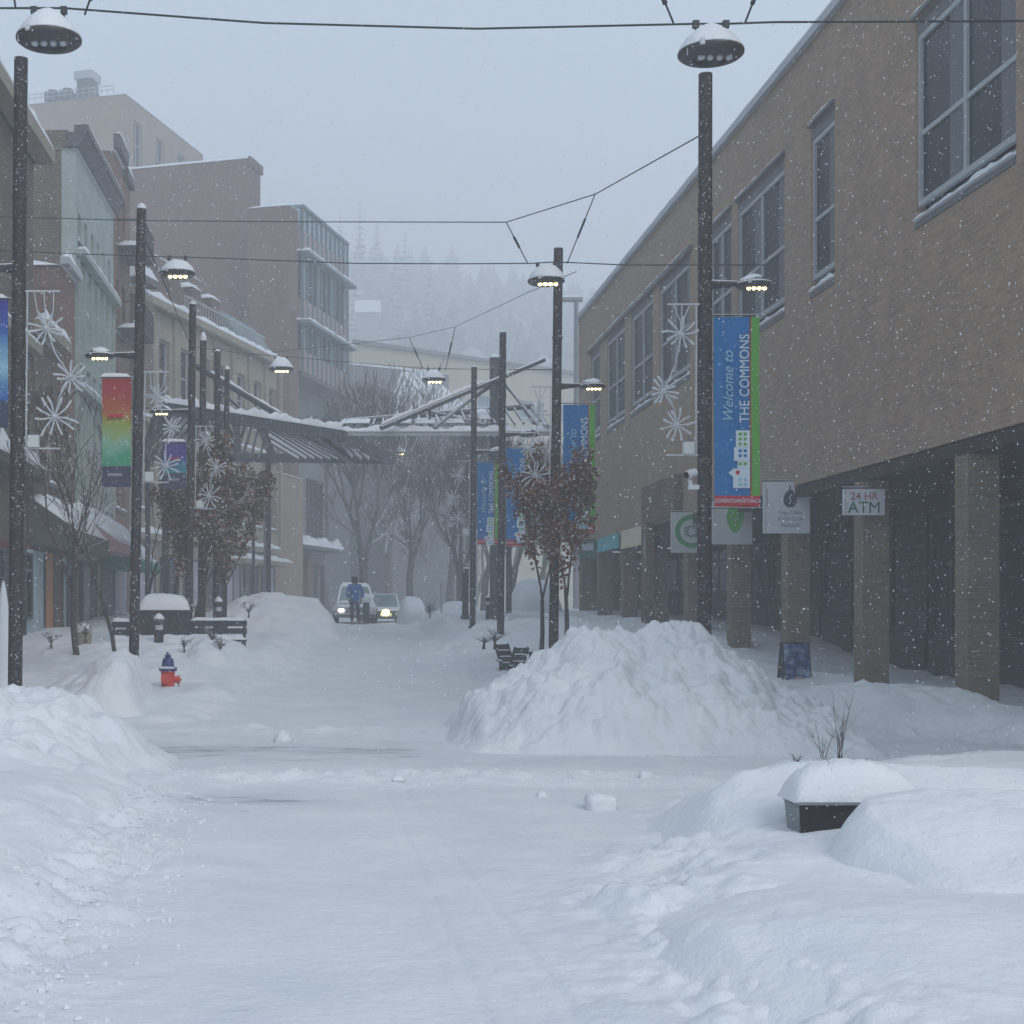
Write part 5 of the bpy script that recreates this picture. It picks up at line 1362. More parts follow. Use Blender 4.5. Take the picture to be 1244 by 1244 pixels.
def bench(x0, x1, y, zs, label, boards=2, seed=0, rot=0, back=True):
    o = thing('bench', ((x0 + x1) / 2, y, zs - .45), label, 'bench', 'dark benches deep in snow')
    for k in range(3):
        MB().box(x0, x1, y - .45 + k * .15, y - .33 + k * .15, zs - .04, zs).build('seat_slat', M['woodboard'], o)
    if back:
        for k in range(boards):
            MB().box(x0, x1, y + .02, y + .05, zs + .12 + k * .16, zs + .24 + k * .16).build('back_slat', M['woodboard'], o)
    for x in (x0 + .06, x1 - .06):
        MB().box(x - .03, x + .03, y + .051, y + .10, zs - .6, zs + .12 + (boards * .16 if back else 0)).build('leg', M['metal'], o)
        MB().box(x - .03, x + .03, y - .44, y - .40, zs - .6, zs - .045).build('leg', M['metal'], o)
    MB().slab(FX, x0, x1, y - .46, y, zs + .002, .10, 12, 5, seed).build('seat_snow', M['snow'], o, True)
    if back: MB().slab(FX, x0 + .02, x1 - .02, y - .01, y + .09, zs + .12 + boards * .16 - .035, .06, 12, 3, seed + 1).build('back_snow', M['snow'], o, True)
D = 31
bench(P(135, 0, D).x, P(158, 0, D).x, D, 1.07, 'bench with carved back panel left of the long dark box', 2, 1)
D = 31.6
bench(P(230, 0, D).x, P(300, 0, D).x, D, 1.09, 'long bench right of the dark box below the bollard light', 2, 2)
D = 30
bench(P(54, 0, D).x, P(100, 0, D).x, D, EYE - 50 / F0 * D, 'low backless bench under deep snow beside the bare tree', 2, 3, back=False)
q = thing('litter_bin', (P(101, 0, 32).x, 32, .6), 'short pale bin with a cap of snow behind the low bench', 'bin')
p = P(102, 768, 32)
MB().lathe([(.16, .0), (.17, -.05), (.15, -.7)], p, 14).build('body', M['stone'], q, True)
MB().lathe([(.02, .20), (.12, .16), (.17, .05), (.17, .001)], p, 14).build('snow_cap', M['snow'], q, True)

def chair(px, py, D, wpx, hpx, lean, yaw, label, seed):
    """low slatted garden chair; (px,py) top left of its back"""
    p = P(px, py, D); w = wpx / F0 * D; h = hpx / F0 * D
    o = thing('garden_chair', (p.x + w / 2, D, p.z - h - .2), label, 'chair', 'low dark garden chairs half buried in snow')
    n = 4; gap = .018
    def Q(a, b, dy=0.0):  # a across, b up, on the tilted back
        return Vector((p.x + a * w + lean * (b - 1) * w, D + (1 - b) * -.12 + dy + a * yaw, p.z - (1 - b) * h))
    for k in range(n):
        b0 = k / n + .015; b1 = (k + 1) / n - .03
        MB().hexa([Q(0, b0), Q(1, b0), Q(1, b0, .03), Q(0, b0, .03), Q(0, b1), Q(1, b1), Q(1, b1, .03), Q(0, b1, .03)]).build('back_board', M['woodboard'], o)
        if k:
            MB().hexa([Q(.12, b0 - .045, -.012), Q(.94, b0 - .045, -.012), Q(.94, b0 - .045, .0), Q(.12, b0 - .045, .0), Q(.12, b0 - .01, -.012), Q(.94, b0 - .01, -.012), Q(.94, b0 - .01, .0), Q(.12, b0 - .01, .0)]).build('snow_line', M['snow'], o)
    for a in (.08, .92):
        MB().beam(Q(a, -.5, .05), Q(a, .99, .05), .05, .04).build('back_post', M['woodboard'], o)
    for sgn, a in ((-1, -.04), (1, 1.04)):
        e0 = Q(a, .35, .05); e1 = e0 + Vector((.0, -.55, -.02))
        MB().beam(e0, e1, .09, .025).build('arm', M['woodboard'], o)
        MB().beam(e1 + Vector((0, .03, -.02)), e1 + Vector((0, .03, -.5)), .06, .06).build('leg', M['woodboard'], o)
    MB().hexa([Q(0, .02) + Vector((0, -.5, .06)), Q(1, .02) + Vector((0, -.5, .06)), Q(1, .02), Q(0, .02), Q(0, .05) + Vector((0, -.5, .08)), Q(1, .05) + Vector((0, -.5, .08)), Q(1, .08), Q(0, .08)]).build('seat', M['woodboard'], o)
    return o
chair(600, 782, 30.3, 19, 30, -.45, .15, 'left low chair tilted towards the wiry shrub', 1)
chair(625, 786, 30.0, 17, 33, .55, -.15, 'right low chair leaning towards the largest heap', 2)
p = P(648, 792, 30)
tb = thing('side_table', (p.x, 30, p.z - .5), 'small dark table edge with snow on it, right of the low chairs', 'table')
MB().box(p.x - .22, p.x + .22, 29.9, 30.4, p.z - .03, p.z).build('table_top', M['woodboard'], tb)
MB().box(p.x - .08, p.x - .01, 30.0, 30.06, p.z - .6, p.z - .031).build('leg', M['woodboard'], tb)
MB().slab(FX, p.x - .2, p.x + .2, 29.92, 30.4, p.z + .002, .1, 6, 5, 5).build('table_snow', M['snow'], tb, True)
# tall narrow cone of snow
p = P(4, 815, 20.5)
MB().lathe([(.01, 1.25), (.035, 1.15), (.08, .85), (.13, .5), (.20, .1), (.28, -.6)], (p.x, 20.5, p.z), 14).top('snow_cone', M['snow'], (p.x, 20.5, p.z - .3), 'tall narrow cone of snow left of the tallest left pole', 'snow cone', None, True)

# slim lamp standards on the left far side
def lantern(px, pyt, D, label):
    p = P(px, pyt, D); z0 = gz(p.x, D) - .2
    o = thing('lamp_standard', (p.x, D, z0), label, 'lamp standard', 'slim lamp standards by the tan building')
    MB().tube([(p.x, D, z0), (p.x, D, p.z)], [.07, .05], 8).build('post', M['grey_metal'], o, True)
    MB().lathe([(.05, .55), (.24, .5), (.24, .45), (.12, .42), (.10, .05), (.05, .0)], p, 10).build('lantern', M['grey_metal'], o, True)
    MB().lathe([(.03, .66), (.2, .6), (.25, .51)], p, 10).build('snow_cap', M['snow'], o, True)
lantern(308, 622, 52, 'slim lamp standard before the tan stone building')
lantern(322, 604, 62, 'farther lamp standard with a wide snowy hood')
# pale tall street light, far
p = P(700, 364, 88)
o = thing('street_light', (p.x, 88, 1), 'tall faint street light with a wide head behind the pavilion', 'street light')
MB().tube([(p.x, 88, 1.2), (p.x, 88, p.z)], [.20, .13], 10).build('post', M['grey_metal'], o, True)
MB().tube([(p.x - 1.0, 88, p.z), (p.x + .35, 88, p.z)], .16, 8).build('head', M['grey_metal'], o, True)
MB().slab(FX, p.x - 1.0, p.x + .35, 87.85, 88.15, p.z + .12, .12, 6, 3).build('snow', M['snow'], o, True)

# ------------------------------------------------------------------ pergola and pavilion
pg = thing('pergola', (-3, 45, 1), 'slatted steel pergola with snow along its edge, left of the pavilion', 'pergola')
ZP = EYE + (VY - 500) / F0 * 40
A0 = P(196, 492, 38.6); A1 = P(415, 531, 44.6)     # near edge
B0 = Vector((-6.6, 50.6, 0)); B1 = Vector((1.95, 51.6, 0))
for q in (A0, A1, B0, B1): q.z = 7.0
MB().beam(A0, A1, .14, .30).build('front_beam', M['steel'], pg); MB().beam(B0, B1, .14, .30).build('back_beam', M['steel'], pg)
def lerp(a, b, t): return a + (b - a) * t
dd = (A1 - A0).normalized(); nn_ = Vector((dd.y, -dd.x, 0))
FA = lambda u, w, z: tuple(A0 + dd * u + nn_ * w + Vector((0, 0, z)))
MB().slab(FA, 0, (A1 - A0).length, -.09, .09, .15, .17, 60, 4, 3, .6, .7).build('beam_snow', M['snow'], pg, True)
for t in (.38, .52, .84, 1.0, .0, .18):
    MB().beam(lerp(A0, A1, t) - Vector((0, 0, .02)), lerp(B0, B1, t) - Vector((0, 0, .02)), .20, .34).build('rafter', M['steel'], pg)
bays = [0, .18, .38, .52, .84, 1.0]
for b_ in range(5):
    t0, t1 = bays[b_], bays[b_ + 1]
    n = max(3, int((t1 - t0) * 34))
    for k in range(n):
        # slats laid diagonally, turned the other way in every second bay
        f0 = t0 + (t1 - t0) * (k + .5) / n
        sh = (t1 - t0) * (.55 if b_ % 2 else -.55)
        c0, c1 = f0 - sh / 2, f0 + sh / 2
        v0, v1 = 0.02, .98
        if c0 < t0: v0 = max(v0, (t0 - c0) / (c1 - c0)) if c1 != c0 else v0
        if c1 > t1: v1 = min(v1, (t1 - c0) / (c1 - c0))
        if c0 > t1: v0 = max(v0, (t1 - c0) / (c1 - c0))
        if c1 < t0: v1 = min(v1, (t0 - c0) / (c1 - c0))
        if v1 - v0 < .1: continue
        a_ = lerp(lerp(A0, A1, lerp(c0, c1, v0)), lerp(B0, B1, lerp(c0, c1, v0)), v0); z_ = lerp(lerp(A0, A1, lerp(c0, c1, v1)), lerp(B0, B1, lerp(c0, c1, v1)), v1)
        s_ = MB().beam(a_, z_, .05, .16).build('slat', M['steel'], pg)
        MB().beam(a_ + Vector((0, -.05, .01)), z_ + Vector((0, -.05, .01)), .045, .12).build('slat_snow', M['snow'], s_)
for t in (.02, .5, .97):
    for q0, q1 in ((A0, A1), (B0, B1)):
        c = lerp(q0, q1, t); zz = gz(c.x, c.y)
        if t == .5 and q0 is A0 or t == .97: continue
        MB().tube([(c.x, c.y, zz - .2), (c.x, c.y, 6.84)], .09, 10).build('column', M['steel'], pg, True)
m1 = Vector((P(255, 455, 41).x, 41, P(255, 455, 41).z)); m2 = P(360, 517, 43)
bm = MB().tube([m1 + (m1 - m2) * .15, m2], .085, 8).build('boom', M['steel'], pg, True)
dd2 = (m2 - m1); L2 = dd2.length; dn = dd2.normalized()
MB().slab(lambda u, w, z: tuple(m1 + dn * u + Vector((0, w, z + .06))), 0, L2, -.07, .07, .01, .07, 30, 3, 5, .6, .8).build('boom_snow', M['snow'], bm, True)
MB().tube([P(262, 470, 41), P(310, 512, 44)], .05, 6).build('brace', M['steel'], pg, True)
MB().tube([P(264, 423, 41.5), P(264, 560, 41.5)], .10, 10).build('mast', M['steel'], pg, True)

pv = thing('pavilion', (3.4, 47, 1), 'steel pavilion roof hung from a mast with slanting booms, snow on its frame', 'pavilion')
C0 = P(412, 527, 45); C1 = P(668, 528, 45); C1.z = C0.z
E0 = P(419, 512, 50); E1 = P(650, 493, 50)
MB().beam(C0, C1, .12, .12).build('front_beam', M['frame'], pv)
dx_ = (C1 - C0); Lf = dx_.length
Fc = lambda u, w, z: (C0.x + u, C0.y + w, C0.z + z)
MB().slab(Fc, .0, Lf, -.10, .20, .06, .13, 60, 4, 3, .8, .6).build('beam_snow', M['snow'], pv, True)
MB().tube([E0, E1], .10, 8).build('back_tube', M['steel'], pv, True)
MB().tube([P(447, 521, 45.3), P(664, 524, 45.3)], .08, 8).build('front_tube', M['steel'], pv, True)
MB().tube([C0 + Vector((0, 0, .2)), E0], .10, 8).build('side_tube', M['frame'], pv, True)
st = MB().tube([C1 + Vector((-.1, 0, .2)), E1], .10, 8).build('side_tube', M['frame'], pv, True)
n = 22
for k in range(n):
    t = (k + .5) / n
    a_ = lerp(C0, C1, t) + Vector((0, .1, .25)); b_ = lerp(E0, E1, t)
    if .12 < t < .9 or True:
        s_ = MB().beam(lerp(a_, b_, .12), lerp(a_, b_, .95), .045, .07).build('slat', M['steel'], pv)
for (t0, t1, v0, v1) in ((.02, .14, .05, .75), (.22, .34, .05, .5), (.36, .46, .0, .45), (.50, .60, .05, .5), (.68, .74, .3, .98)):
    Fq = lambda u, w, z, t0=t0, t1=t1, v0=v0, v1=v1: tuple(lerp(lerp(C0 + Vector((0, .1, .3)), C1 + Vector((0, .1, .3)), t0 + (t1 - t0) * u), lerp(E0, E1, t0 + (t1 - t0) * u), v0 + (v1 - v0) * w) + Vector((0, 0, z)))
    MB().slab(Fq, 0, 1, 0, 1, .03, .07, 8, 6, int(t0 * 100), .3, .5).build('roof_snow', M['snow'], pv, True)
mast = MB().tube([(P(601, 0, 47).x, 47, gz(P(601, 0, 47).x, 47) - .3), P(601, 435, 47)], .16, 14).build('mast', M['steel'], pv, True)
MB().lathe([(.02, .14), (.1, .11), (.16, .01)], P(601, 435, 47), 12).build('mast_snow', M['snow'], mast, True)
b0 = P(463, 520, 44.2); b1 = P(661, 437, 47.8)
bm = MB().tube([b0, b1], .075, 10).build('boom', M['steel'], pv, True)
dd3 = b1 - b0; dn3 = dd3.normalized()
MB().slab(lambda u, w, z: tuple(b0 + dn3 * u + Vector((0, w, z + .09))), 0, dd3.length * .62, -.08, .08, .0, .08, 50, 3, 5, .7, .8).build('boom_snow', M['snow'], bm, True)
for a, b in (((527, 520, 45.2), (600, 463, 47)), ((545, 504, 48), (600, 467, 47)), ((612, 464, 47), (654, 518, 45.3)), ((612, 466, 47), (640, 497, 49.5)), ((512, 497, 47), (590, 516, 45.5)), ((440, 513, 49), (460, 521, 46))):
    MB().tube([P(*a), P(*b)], .05, 6).build('strut', M['steel'], pv, True)
MB().tube([P(522, 498, 46), P(522, 522, 46)], .05, 6).build('post', M['steel'], pv, True)
for px in (618,):
    x = P(px, 0, 49.5).x
    MB().tube([(x, 49.5, gz(x, 49.5) - .3), (x, 49.5, 7.4)], .10, 10).build('column', M['steel'], pv, True)

# ------------------------------------------------------------------ cars
def car(cx, y, z, L, W, H, m, label, snow=.10, lights=(1, 1), lm='head_w', suv=True, buried=False, group=None):
    """front faces the camera (-y)"""
    o = thing('parked_car' if buried else 'car', (cx, y + L / 2, z), label, 'car', group)
    hb = H * (.56 if suv else .55); w = W / 2; r = .32
    st = [(0, w * .86, .28, hb * .78), (.12, w * .95, .24, hb * .90), (.9, w, .22, hb * .97), (1.15, w, .22, hb), (L - .8, w, .22, hb), (L - .1, w * .95, .26, hb * .96), (L, w * .88, .32, hb * .85)]
    mb = MB(); n = 8
    for yy, ww, z0, z1 in st:
        sec = [(-ww * .93, z0), (ww * .93, z0), (ww, z0 + (z1 - z0) * .3), (ww, z0 + (z1 - z0) * .7), (ww * .86, z1), (-ww * .86, z1), (-ww, z0 + (z1 - z0) * .7), (-ww, z0 + (z1 - z0) * .3)]
        mb.v += [(cx + a, y + yy, z + b) for a, b in sec]
    for i in range(len(st) - 1):
        for k in range(n): mb.f.append((i * n + k, i * n + (k + 1) % n, (i + 1) * n + (k + 1) % n, (i + 1) * n + k))
    mb.f.append(tuple(reversed(range(n)))); e = (len(st) - 1) * n; mb.f.append(tuple(e + k for k in range(n)))
    mb.build('body', M[m], o, True)
    wy = 1.0; rw = w * .86; tw = w * .70
    cab = [(-rw, y + wy, z + hb - .01), (rw, y + wy, z + hb - .01), (rw, y + L - .35, z + hb - .01), (-rw, y + L - .35, z + hb - .01), (-tw, y + wy + .75, z + H), (tw, y + wy + .75, z + H), (tw, y + L - (.7 if suv else 1.2), z + H), (-tw, y + L - (.7 if suv else 1.2), z + H)]
    cab = [(cx + a, b, c) for a, b, c in cab]
    MB().hexa(cab).build('cabin', M[m], o)
    def inset(i0, i1, i2, i3, t, off):
        q = [Vector(cab[i]) for i in (i0, i1, i2, i3)]; c = sum(q, Vector()) / 4; nrm = (q[1] - q[0]).cross(q[3] - q[0]).normalized()
        q = [c + (v - c) * t for v in q]
        return MB().hexa([v + nrm * .0 for v in q] + [v + nrm * off for v in q])
    inset(0, 1, 5, 4, .88, .012).build('windscreen', M['glass_pale'], o)
    inset(1, 2, 6, 5, .84, .012).build('side_window', M['glass'], o)
    inset(3, 0, 4, 7, .84, .012).build('side_window', M['glass'], o)
    for sx in (-1, 1):
        for yy in (.75, L - .75):
            c = (cx + sx * (w - .10), y + yy, z + r)
            wh = MB().tube([(c[0] - .11, c[1], c[2]), (c[0] + .11, c[1], c[2])], r, 18).build('wheel', M['rubber'], o, True)
            MB().tube([(c[0] + sx * .112, c[1], c[2]), (c[0] + sx * .12, c[1], c[2])], r * .6, 12).build('rim', M['frame'], wh, True)
        i = 0 if sx < 0 else 1
        hx_ = cx + sx * w * .66
        MB().lathe([(.03, .06), (.10, .05), (.13, 0), (.10, -.06), (.03, -.07)], (hx_, y + .02, z + hb * .62), 14, 1, .55).build('headlight', M[lm] if lights[i] else M['lens'], o, True)
        MB().box(cx + sx * (w + .02) - .08, cx + sx * (w + .02) + .08, y + 1.25, y + 1.35, z + hb + .03, z + hb + .17).build('mirror', M[m], o)
    for k in range(3):
        MB().box(cx - w * .42, cx + w * .42, y - .03, y + .03, z + hb * .52 + k * .07, z + hb * .52 + .035 + k * .07).build('grille_bar', M['metal'], o)
    MB().box(cx - w * .9, cx + w * .9, y - .08, y + .04, z + .26, z + hb * .42).build('bumper', M['metal'], o)
    MB().box(cx - .24, cx + .24, y - .095, y - .082, z + .33, z + .45).build('number_plate', M['print_white'], o)
    if snow:
        MB().slab(FX, cx - tw, cx + tw, y + wy + .75, y + L - .7, z + H, snow, 8, 8, 2, .2, .6).build('roof_snow', M['snow'], o, True)
        MB().slab(FX, cx - w * .82, cx + w * .82, y + .14, y + wy - .1, z + hb * .94, snow * .8, 8, 5, 3, .2, .6).build('bonnet_snow', M['snow'], o, True)
    return o
car(P(432, 0, 58).x, 58, EYE - 13 / F0 * 58 + .02, 4.4, 1.72, 1.50, 'car_white', 'pale snow-topped car with its left headlamp lit, behind the person', .14, (1, 0))
car(P(469, 0, 61).x, 61, EYE - 14 / F0 * 61 + .02, 4.2, 1.45, 1.28, 'car_dark', 'small dark car with yellow headlamp, right of the pale car', .0, (0, 0), 'head_y', False)
p = P(468.5, 744, 60.9); h_ = thing('fog_lamp', p, 'round yellow lamp glowing on the dark car', 'lamp')
MB().lathe([(.05, .13), (.13, .08), (.16, 0), (.13, -.08), (.05, -.13)], (p.x, 60.85, p.z), 14, 1, .4).build('glass', M['head_y'], h_, True)
def buried(px0, px1, pyt, pyb, D, label, seed):
    a, b = P(px0, pyt, D), P(px1, pyb, D)
    o = thing('parked_car', ((a.x + b.x) / 2, D + 2, b.z), label, 'car', 'parked cars buried under snow')
    W = b.x - a.x; H = a.z - b.z + .25; mb = MB()
    secs = [(0, .55, .35), (.35, .9, .62), (1.2, 1, .72), (1.9, .96, 1.0), (3.3, .96, 1.0), (4.0, 1, .75), (4.4, .7, .4)]
    n = 14
    for yy, ws, hs in secs:
        for k in range(n + 1):
            t = math.pi * k / n; c_ = math.cos(t); s_ = math.sin(t)
            h_n = s_ ** .55
            x = (a.x + b.x) / 2 - math.copysign(abs(c_) ** .45, c_) * W / 2 * ws * (1 - .28 * h_n * hs); z = b.z - .25 + H * hs * h_n
            mb.v.append((x, D + yy, z + .03 * math.sin(x * 7 + seed)))
    for i in range(len(secs) - 1):
        for k in range(n): q = i * (n + 1) + k; mb.f.append((q, q + n + 1, q + n + 2, q + 1))
    mb.f.append(tuple(range(n + 1)))
    mb.build('snow_shroud', M['snow'], o, True)
    MB().box(a.x + W * .2, b.x - W * .2, D + 4.2, D + 4.5, b.z - .3, b.z + .2).build('bumper', M['car_dark'], o)
buried(486, 524, 724, 752, 55, 'rounded snow-covered car right of the dark car', 1)
buried(531, 596, 730, 752, 53, 'wide low snow-covered car left of the right poles', 2)
buried(628, 690, 702, 744, 52, 'large white mound of a buried car behind the right poles', 3)

# ------------------------------------------------------------------ person
pc = P(431, 758, 54); px_, pz_ = pc.x, pc.z - .02
per = thing('person', (px_, 54, pz_), 'person in blue jacket and dark trousers walking away down the middle of the street', 'person')
def skin(name, pts, edges, rad, m, sub=2):
    me = bpy.data.meshes.new(name); me.from_pydata([(a + px_ - root_loc(per).x, b + 54 - root_loc(per).y, c + pz_ - root_loc(per).z) for a, b, c in pts], edges, [])
    o = bpy.data.objects.new(name, me); COL.objects.link(o); o.parent = per
    sk = o.modifiers.new('skin', 'SKIN'); sk.use_smooth_shade = True
    for i, v in enumerate(me.skin_vertices[0].data):
        v.radius = rad[i] if hasattr(rad[i], '__len__') else (rad[i], rad[i])
        v.use_root = (i == 0)
    s_ = o.modifiers.new('sub', 'SUBSURF'); s_.levels = sub; s_.render_levels = sub
    me.materials.append(M[m])
    return o
# body: pelvis root, spine, head, arms, legs
B = [(0, 0, .95), (0, 0, 1.12), (0, .0, 1.32), (0, 0, 1.44), (0, .01, 1.54), (0, 0, 1.64), (0, 0, 1.72),
     (-.17, 0, 1.40), (-.24, .03, 1.16), (-.20, -.08, .94), (-.195, -.10, .87),
     (.17, 0, 1.40), (.25, -.02, 1.15), (.24, .08, .92), (.235, .10, .85),
     (-.09, 0, .90), (-.10, -.08, .50), (-.10, .06, .10), (-.10, -.06, .05),
     (.09, 0, .90), (.11, .10, .50), (.12, .24, .13), (.12, .14, .05)]
E = [(0, 1), (1, 2), (2, 3), (3, 4), (4, 5), (5, 6), (3, 7), (7, 8), (8, 9), (9, 10), (3, 11), (11, 12), (12, 13), (13, 14), (0, 15), (15, 16), (16, 17), (17, 18), (0, 19), (19, 20), (20, 21), (21, 22)]
Rr = [(.13, .10), (.13, .09), (.15, .10), (.10, .08), (.055, .055), (.085, .095), (.07, .08), .055, .045, .035, .03, .055, .045, .035, .03, .085, .06, .045, .035, .085, .06, .045, .035]
skin('body', B, E, Rr, 'skin', 1)
skin('jacket', [(0, 0, 1.0), (0, 0, .84), (0, 0, 1.18), (0, 0, 1.34), (0, 0, 1.45), (-.19, 0, 1.41), (-.27, .03, 1.16), (-.22, -.07, .98), (.19, 0, 1.41), (.28, -.02, 1.15), (.265, .07, .96)],
     [(0, 1), (0, 2), (2, 3), (3, 4), (3, 5), (5, 6), (6, 7), (3, 8), (8, 9), (9, 10)], [(.185, .14), (.19, .15), (.175, .13), (.19, .13), (.11, .10), .085, .075, .062, .085, .075, .062], 'jacket')
skin('trousers', [(0, 0, .90), (-.09, 0, .84), (-.10, -.08, .50), (-.10, .05, .14), (.09, 0, .84), (.11, .10, .50), (.12, .22, .17)], [(0, 1), (1, 2), (2, 3), (0, 4), (4, 5), (5, 6)], [(.15, .12), .105, .082, .07, .105, .082, .07], 'trouser')
skin('boot', [(-.10, .05, .14), (-.10, .05, .05), (-.10, .16, .035)], [(0, 1), (1, 2)], [.06, .06, .045], 'dark', 1)
skin('boot', [(.12, .22, .17), (.12, .22, .08), (.12, .33, .04)], [(0, 1), (1, 2)], [.06, .06, .045], 'dark', 1)
skin('hood', [(0, .02, 1.62), (0, .02, 1.52), (0, .01, 1.71)], [(0, 1), (0, 2)], [(.115, .12), (.10, .10), (.09, .10)], 'dark')
MB().blob((px_, 54.11, pz_ + 1.62), .022, 1.2, 6, 4).build('nose', M['skin'], per, True)
for sx, bx_, by_, bz_ in ((-1, -.195, -.11, .86), (1, .235, .11, .84)):
    hand = MB().blob((px_ + bx_, 54 + by_, pz_ + bz_), .042, 1.3, 8, 6, 1, .05)
    for k in range(4):
        a = Vector((px_ + bx_ + (k - 1.5) * .006, 54 + by_ + (k - 1.5) * .02, pz_ + bz_ - .03)); hand.tube([a, a + Vector((-sx * .006, 0, -.04)), a + Vector((-sx * .022, 0, -.065 - .006 * (k in (1, 2))))], [.010, .009, .007], 6)
    a = Vector((px_ + bx_, 54 + by_ + .035, pz_ + bz_ + .01)); hand.tube([a, a + Vector((-sx * .01, .02, -.035))], [.011, .008], 6)
    hand.build('glove', M['dark'], per, True)
# small snow-laden figure-like post beside the cars
p = P(445, 757, 57)
o = thing('traffic_post', (p.x, 57, p.z), 'snow-plastered post standing between the two cars', 'post')
MB().lathe([(.10, .9), (.13, .7), (.12, .0)], p, 10).build('post', M['metal'], o, True)
MB().blob(p + Vector((0, 0, .95)), .22, .8, 10, 8, 3).build('snow_cap', M['snow'], o, True)
p = P(387, 738, 52)
MB().tube([p, p + Vector((0, 0, 1.1))], .05, 8).top('marker_post', M['frame'], tuple(p), 'thin pale marker post at the right end of the high left bank', 'post', None, True)
p = P(536, 752, 52)
MB().tube([p, p + Vector((0, 0, 1.3))], .03, 8).top('marker_post', M['frame'], tuple(p), 'thin pale marker pole rising between the two buried cars', 'post', None, True)
# ------------------------------------------------------------------ trees
def grow(seed, H, trunk_r, first=.3, depth=5, spread=.55, up=.35, nbr=(2, 3), shrink=.72, wob=.10, seglen=.22, narrow=1.0):
    """skeleton of a bare tree as a list of (points, radii, level) with the foot at the origin"""
    rn = random.Random(seed); out = []
    def br(p, d, L, r, lv):
        n = 4 if lv < 2 else 3
        pts = [p]; rad = [r]
        q = p.copy(); dd = d.copy()
        for i in range(n):
            dd = (dd + Vector((rn.gauss(0, wob), rn.gauss(0, wob), rn.gauss(0, wob) + up * .10))).normalized()
            q = q + dd * L / n
            pts.append(q.copy()); rad.append(r * (1 - (1 - shrink) * (i + 1) / n))
        out.append((pts, rad, lv))
        if lv >= depth: return
        k = rn.randint(*nbr)
        a0 = rn.uniform(0, 6.28)
        for i in range(k):
            a = a0 + i * 6.283 / k + rn.uniform(-.5, .5)
            side = Vector((math.cos(a), math.sin(a), 0)); side = (side - dd * side.dot(dd)).normalized()
            sp = spread * rn.uniform(.6, 1.25) * narrow
            nd = (dd * math.cos(sp) + side * math.sin(sp) + Vector((0, 0, up * .3))).normalized()
            j = rn.choice([n, n, n - 1]) if lv else rn.choice([n, n, n - 1, n - 1])
            br(pts[j], nd, L * rn.uniform(.62, .85), rad[j] * rn.uniform(.58, .75), lv + 1)
        if lv > 0 and rn.random() < .7:
            j = rn.randint(1, n - 1); a = rn.uniform(0, 6.28)
            nd = (dd * .6 + Vector((math.cos(a), math.sin(a), .3))).normalized()
            br(pts[j], nd, L * .5, rad[j] * .45, min(depth, lv + 2))
    br(Vector((0, 0, 0)), Vector((rn.uniform(-.05, .05), rn.uniform(-.05, .05), 1)).normalized(), H * first, trunk_r, 0)
    top = max(p.z for b in out for p in b[0])
    k = H / top
    wx = 1.0
    return [([Vector((p.x * k * wx, p.y * k * wx, p.z * k)) for p in pts], rad, lv) for pts, rad, lv in out]
def bare_tree(x, y, H, r, seed, label, m='bark', minr=.006, group=None, z=None, **kw):
    z = gz(x, y) - .1 if z is None else z
    o = thing('bare_tree', (x, y, z), label, 'tree', group)
    sk = grow(seed, H, r, **kw)
    off = Vector((x, y, z))
    t = MB(); b = MB()
    for pts, rad, lv in sk:
        pp = [p + off for p in pts]; rr = [max(minr, q) for q in rad]
        (t if lv <= 1 else b).tube(pp, rr, 8 if lv == 0 else (5 if lv <= 1 else 3), cap=False)
    t.build('trunk', M[m], o, True); b.build('crown', M[m], o)
    return o, sk, off
def leaf_tree(x, y, H, r, seed, label, nleaf, size, mats=('deadleaf',), z=None, low=.15, group=None, **kw):
    o, sk, off = bare_tree(x, y, H, r, seed, label, 'bark', .005, group, z, **kw)
    rn = random.Random(seed + 99)
    tips = [(pts, lv) for pts, rad, lv in sk if lv >= 2 and pts[-1].z > H * low and rn.random() < .62]
    V = {m: [] for m in mats}
    for i in range(nleaf):
        pts, lv = rn.choice(tips)
        f = rn.random(); j = rn.randint(0, len(pts) - 2)
        c = pts[j] + (pts[j + 1] - pts[j]) * f + off + Vector((rn.gauss(0, .07), rn.gauss(0, .07), rn.gauss(-.03, .07)))
        s = size * rn.uniform(.45, 1.35)
        d = Vector((rn.gauss(0, 1), rn.gauss(0, 1), rn.gauss(-.7, .7))).normalized() * s
        w = d.cross(Vector((rn.gauss(0, 1), rn.gauss(0, 1), rn.gauss(0, 1)))).normalized() * s * .36
        k = d.cross(w).normalized() * s * .15
        V[mats[i % len(mats)]].append((c, c + d * .35 + w + k, c + d * .7 + w * .7 + k, c + d, c + d * .7 - w * .7 + k, c + d * .35 - w + k))
    for m in mats:
        A = np.array([[tuple(p) for p in q] for q in V[m]]).reshape(-1, 3)
        Fq = np.arange(len(A)).reshape(-1, 6)
        l = np_mesh('leaves', A, Fq, M[m], False, o, 6); l['kind'] = 'stuff'
    return o
LT = 'trees keeping their withered brown leaves'
# right, in front of the second pole
p = P(657, 788, 28.5); leaf_tree(p.x, 28.5, 4.3, .05, 11, 'brown-leaved tree with slim trunk left of the second right pole', 2600, .09, z=p.z - .3, low=.28, group=LT, first=.30, spread=.42, narrow=.6, up=.6, wob=.06)
p = P(689, 775, 26.2); leaf_tree(p.x, 26.2, 3.6, .045, 12, 'denser brown-leaved tree right of the second right pole', 3000, .085, z=p.z - .2, low=.30, group=LT, first=.30, spread=.42, narrow=.55, up=.5, wob=.06)
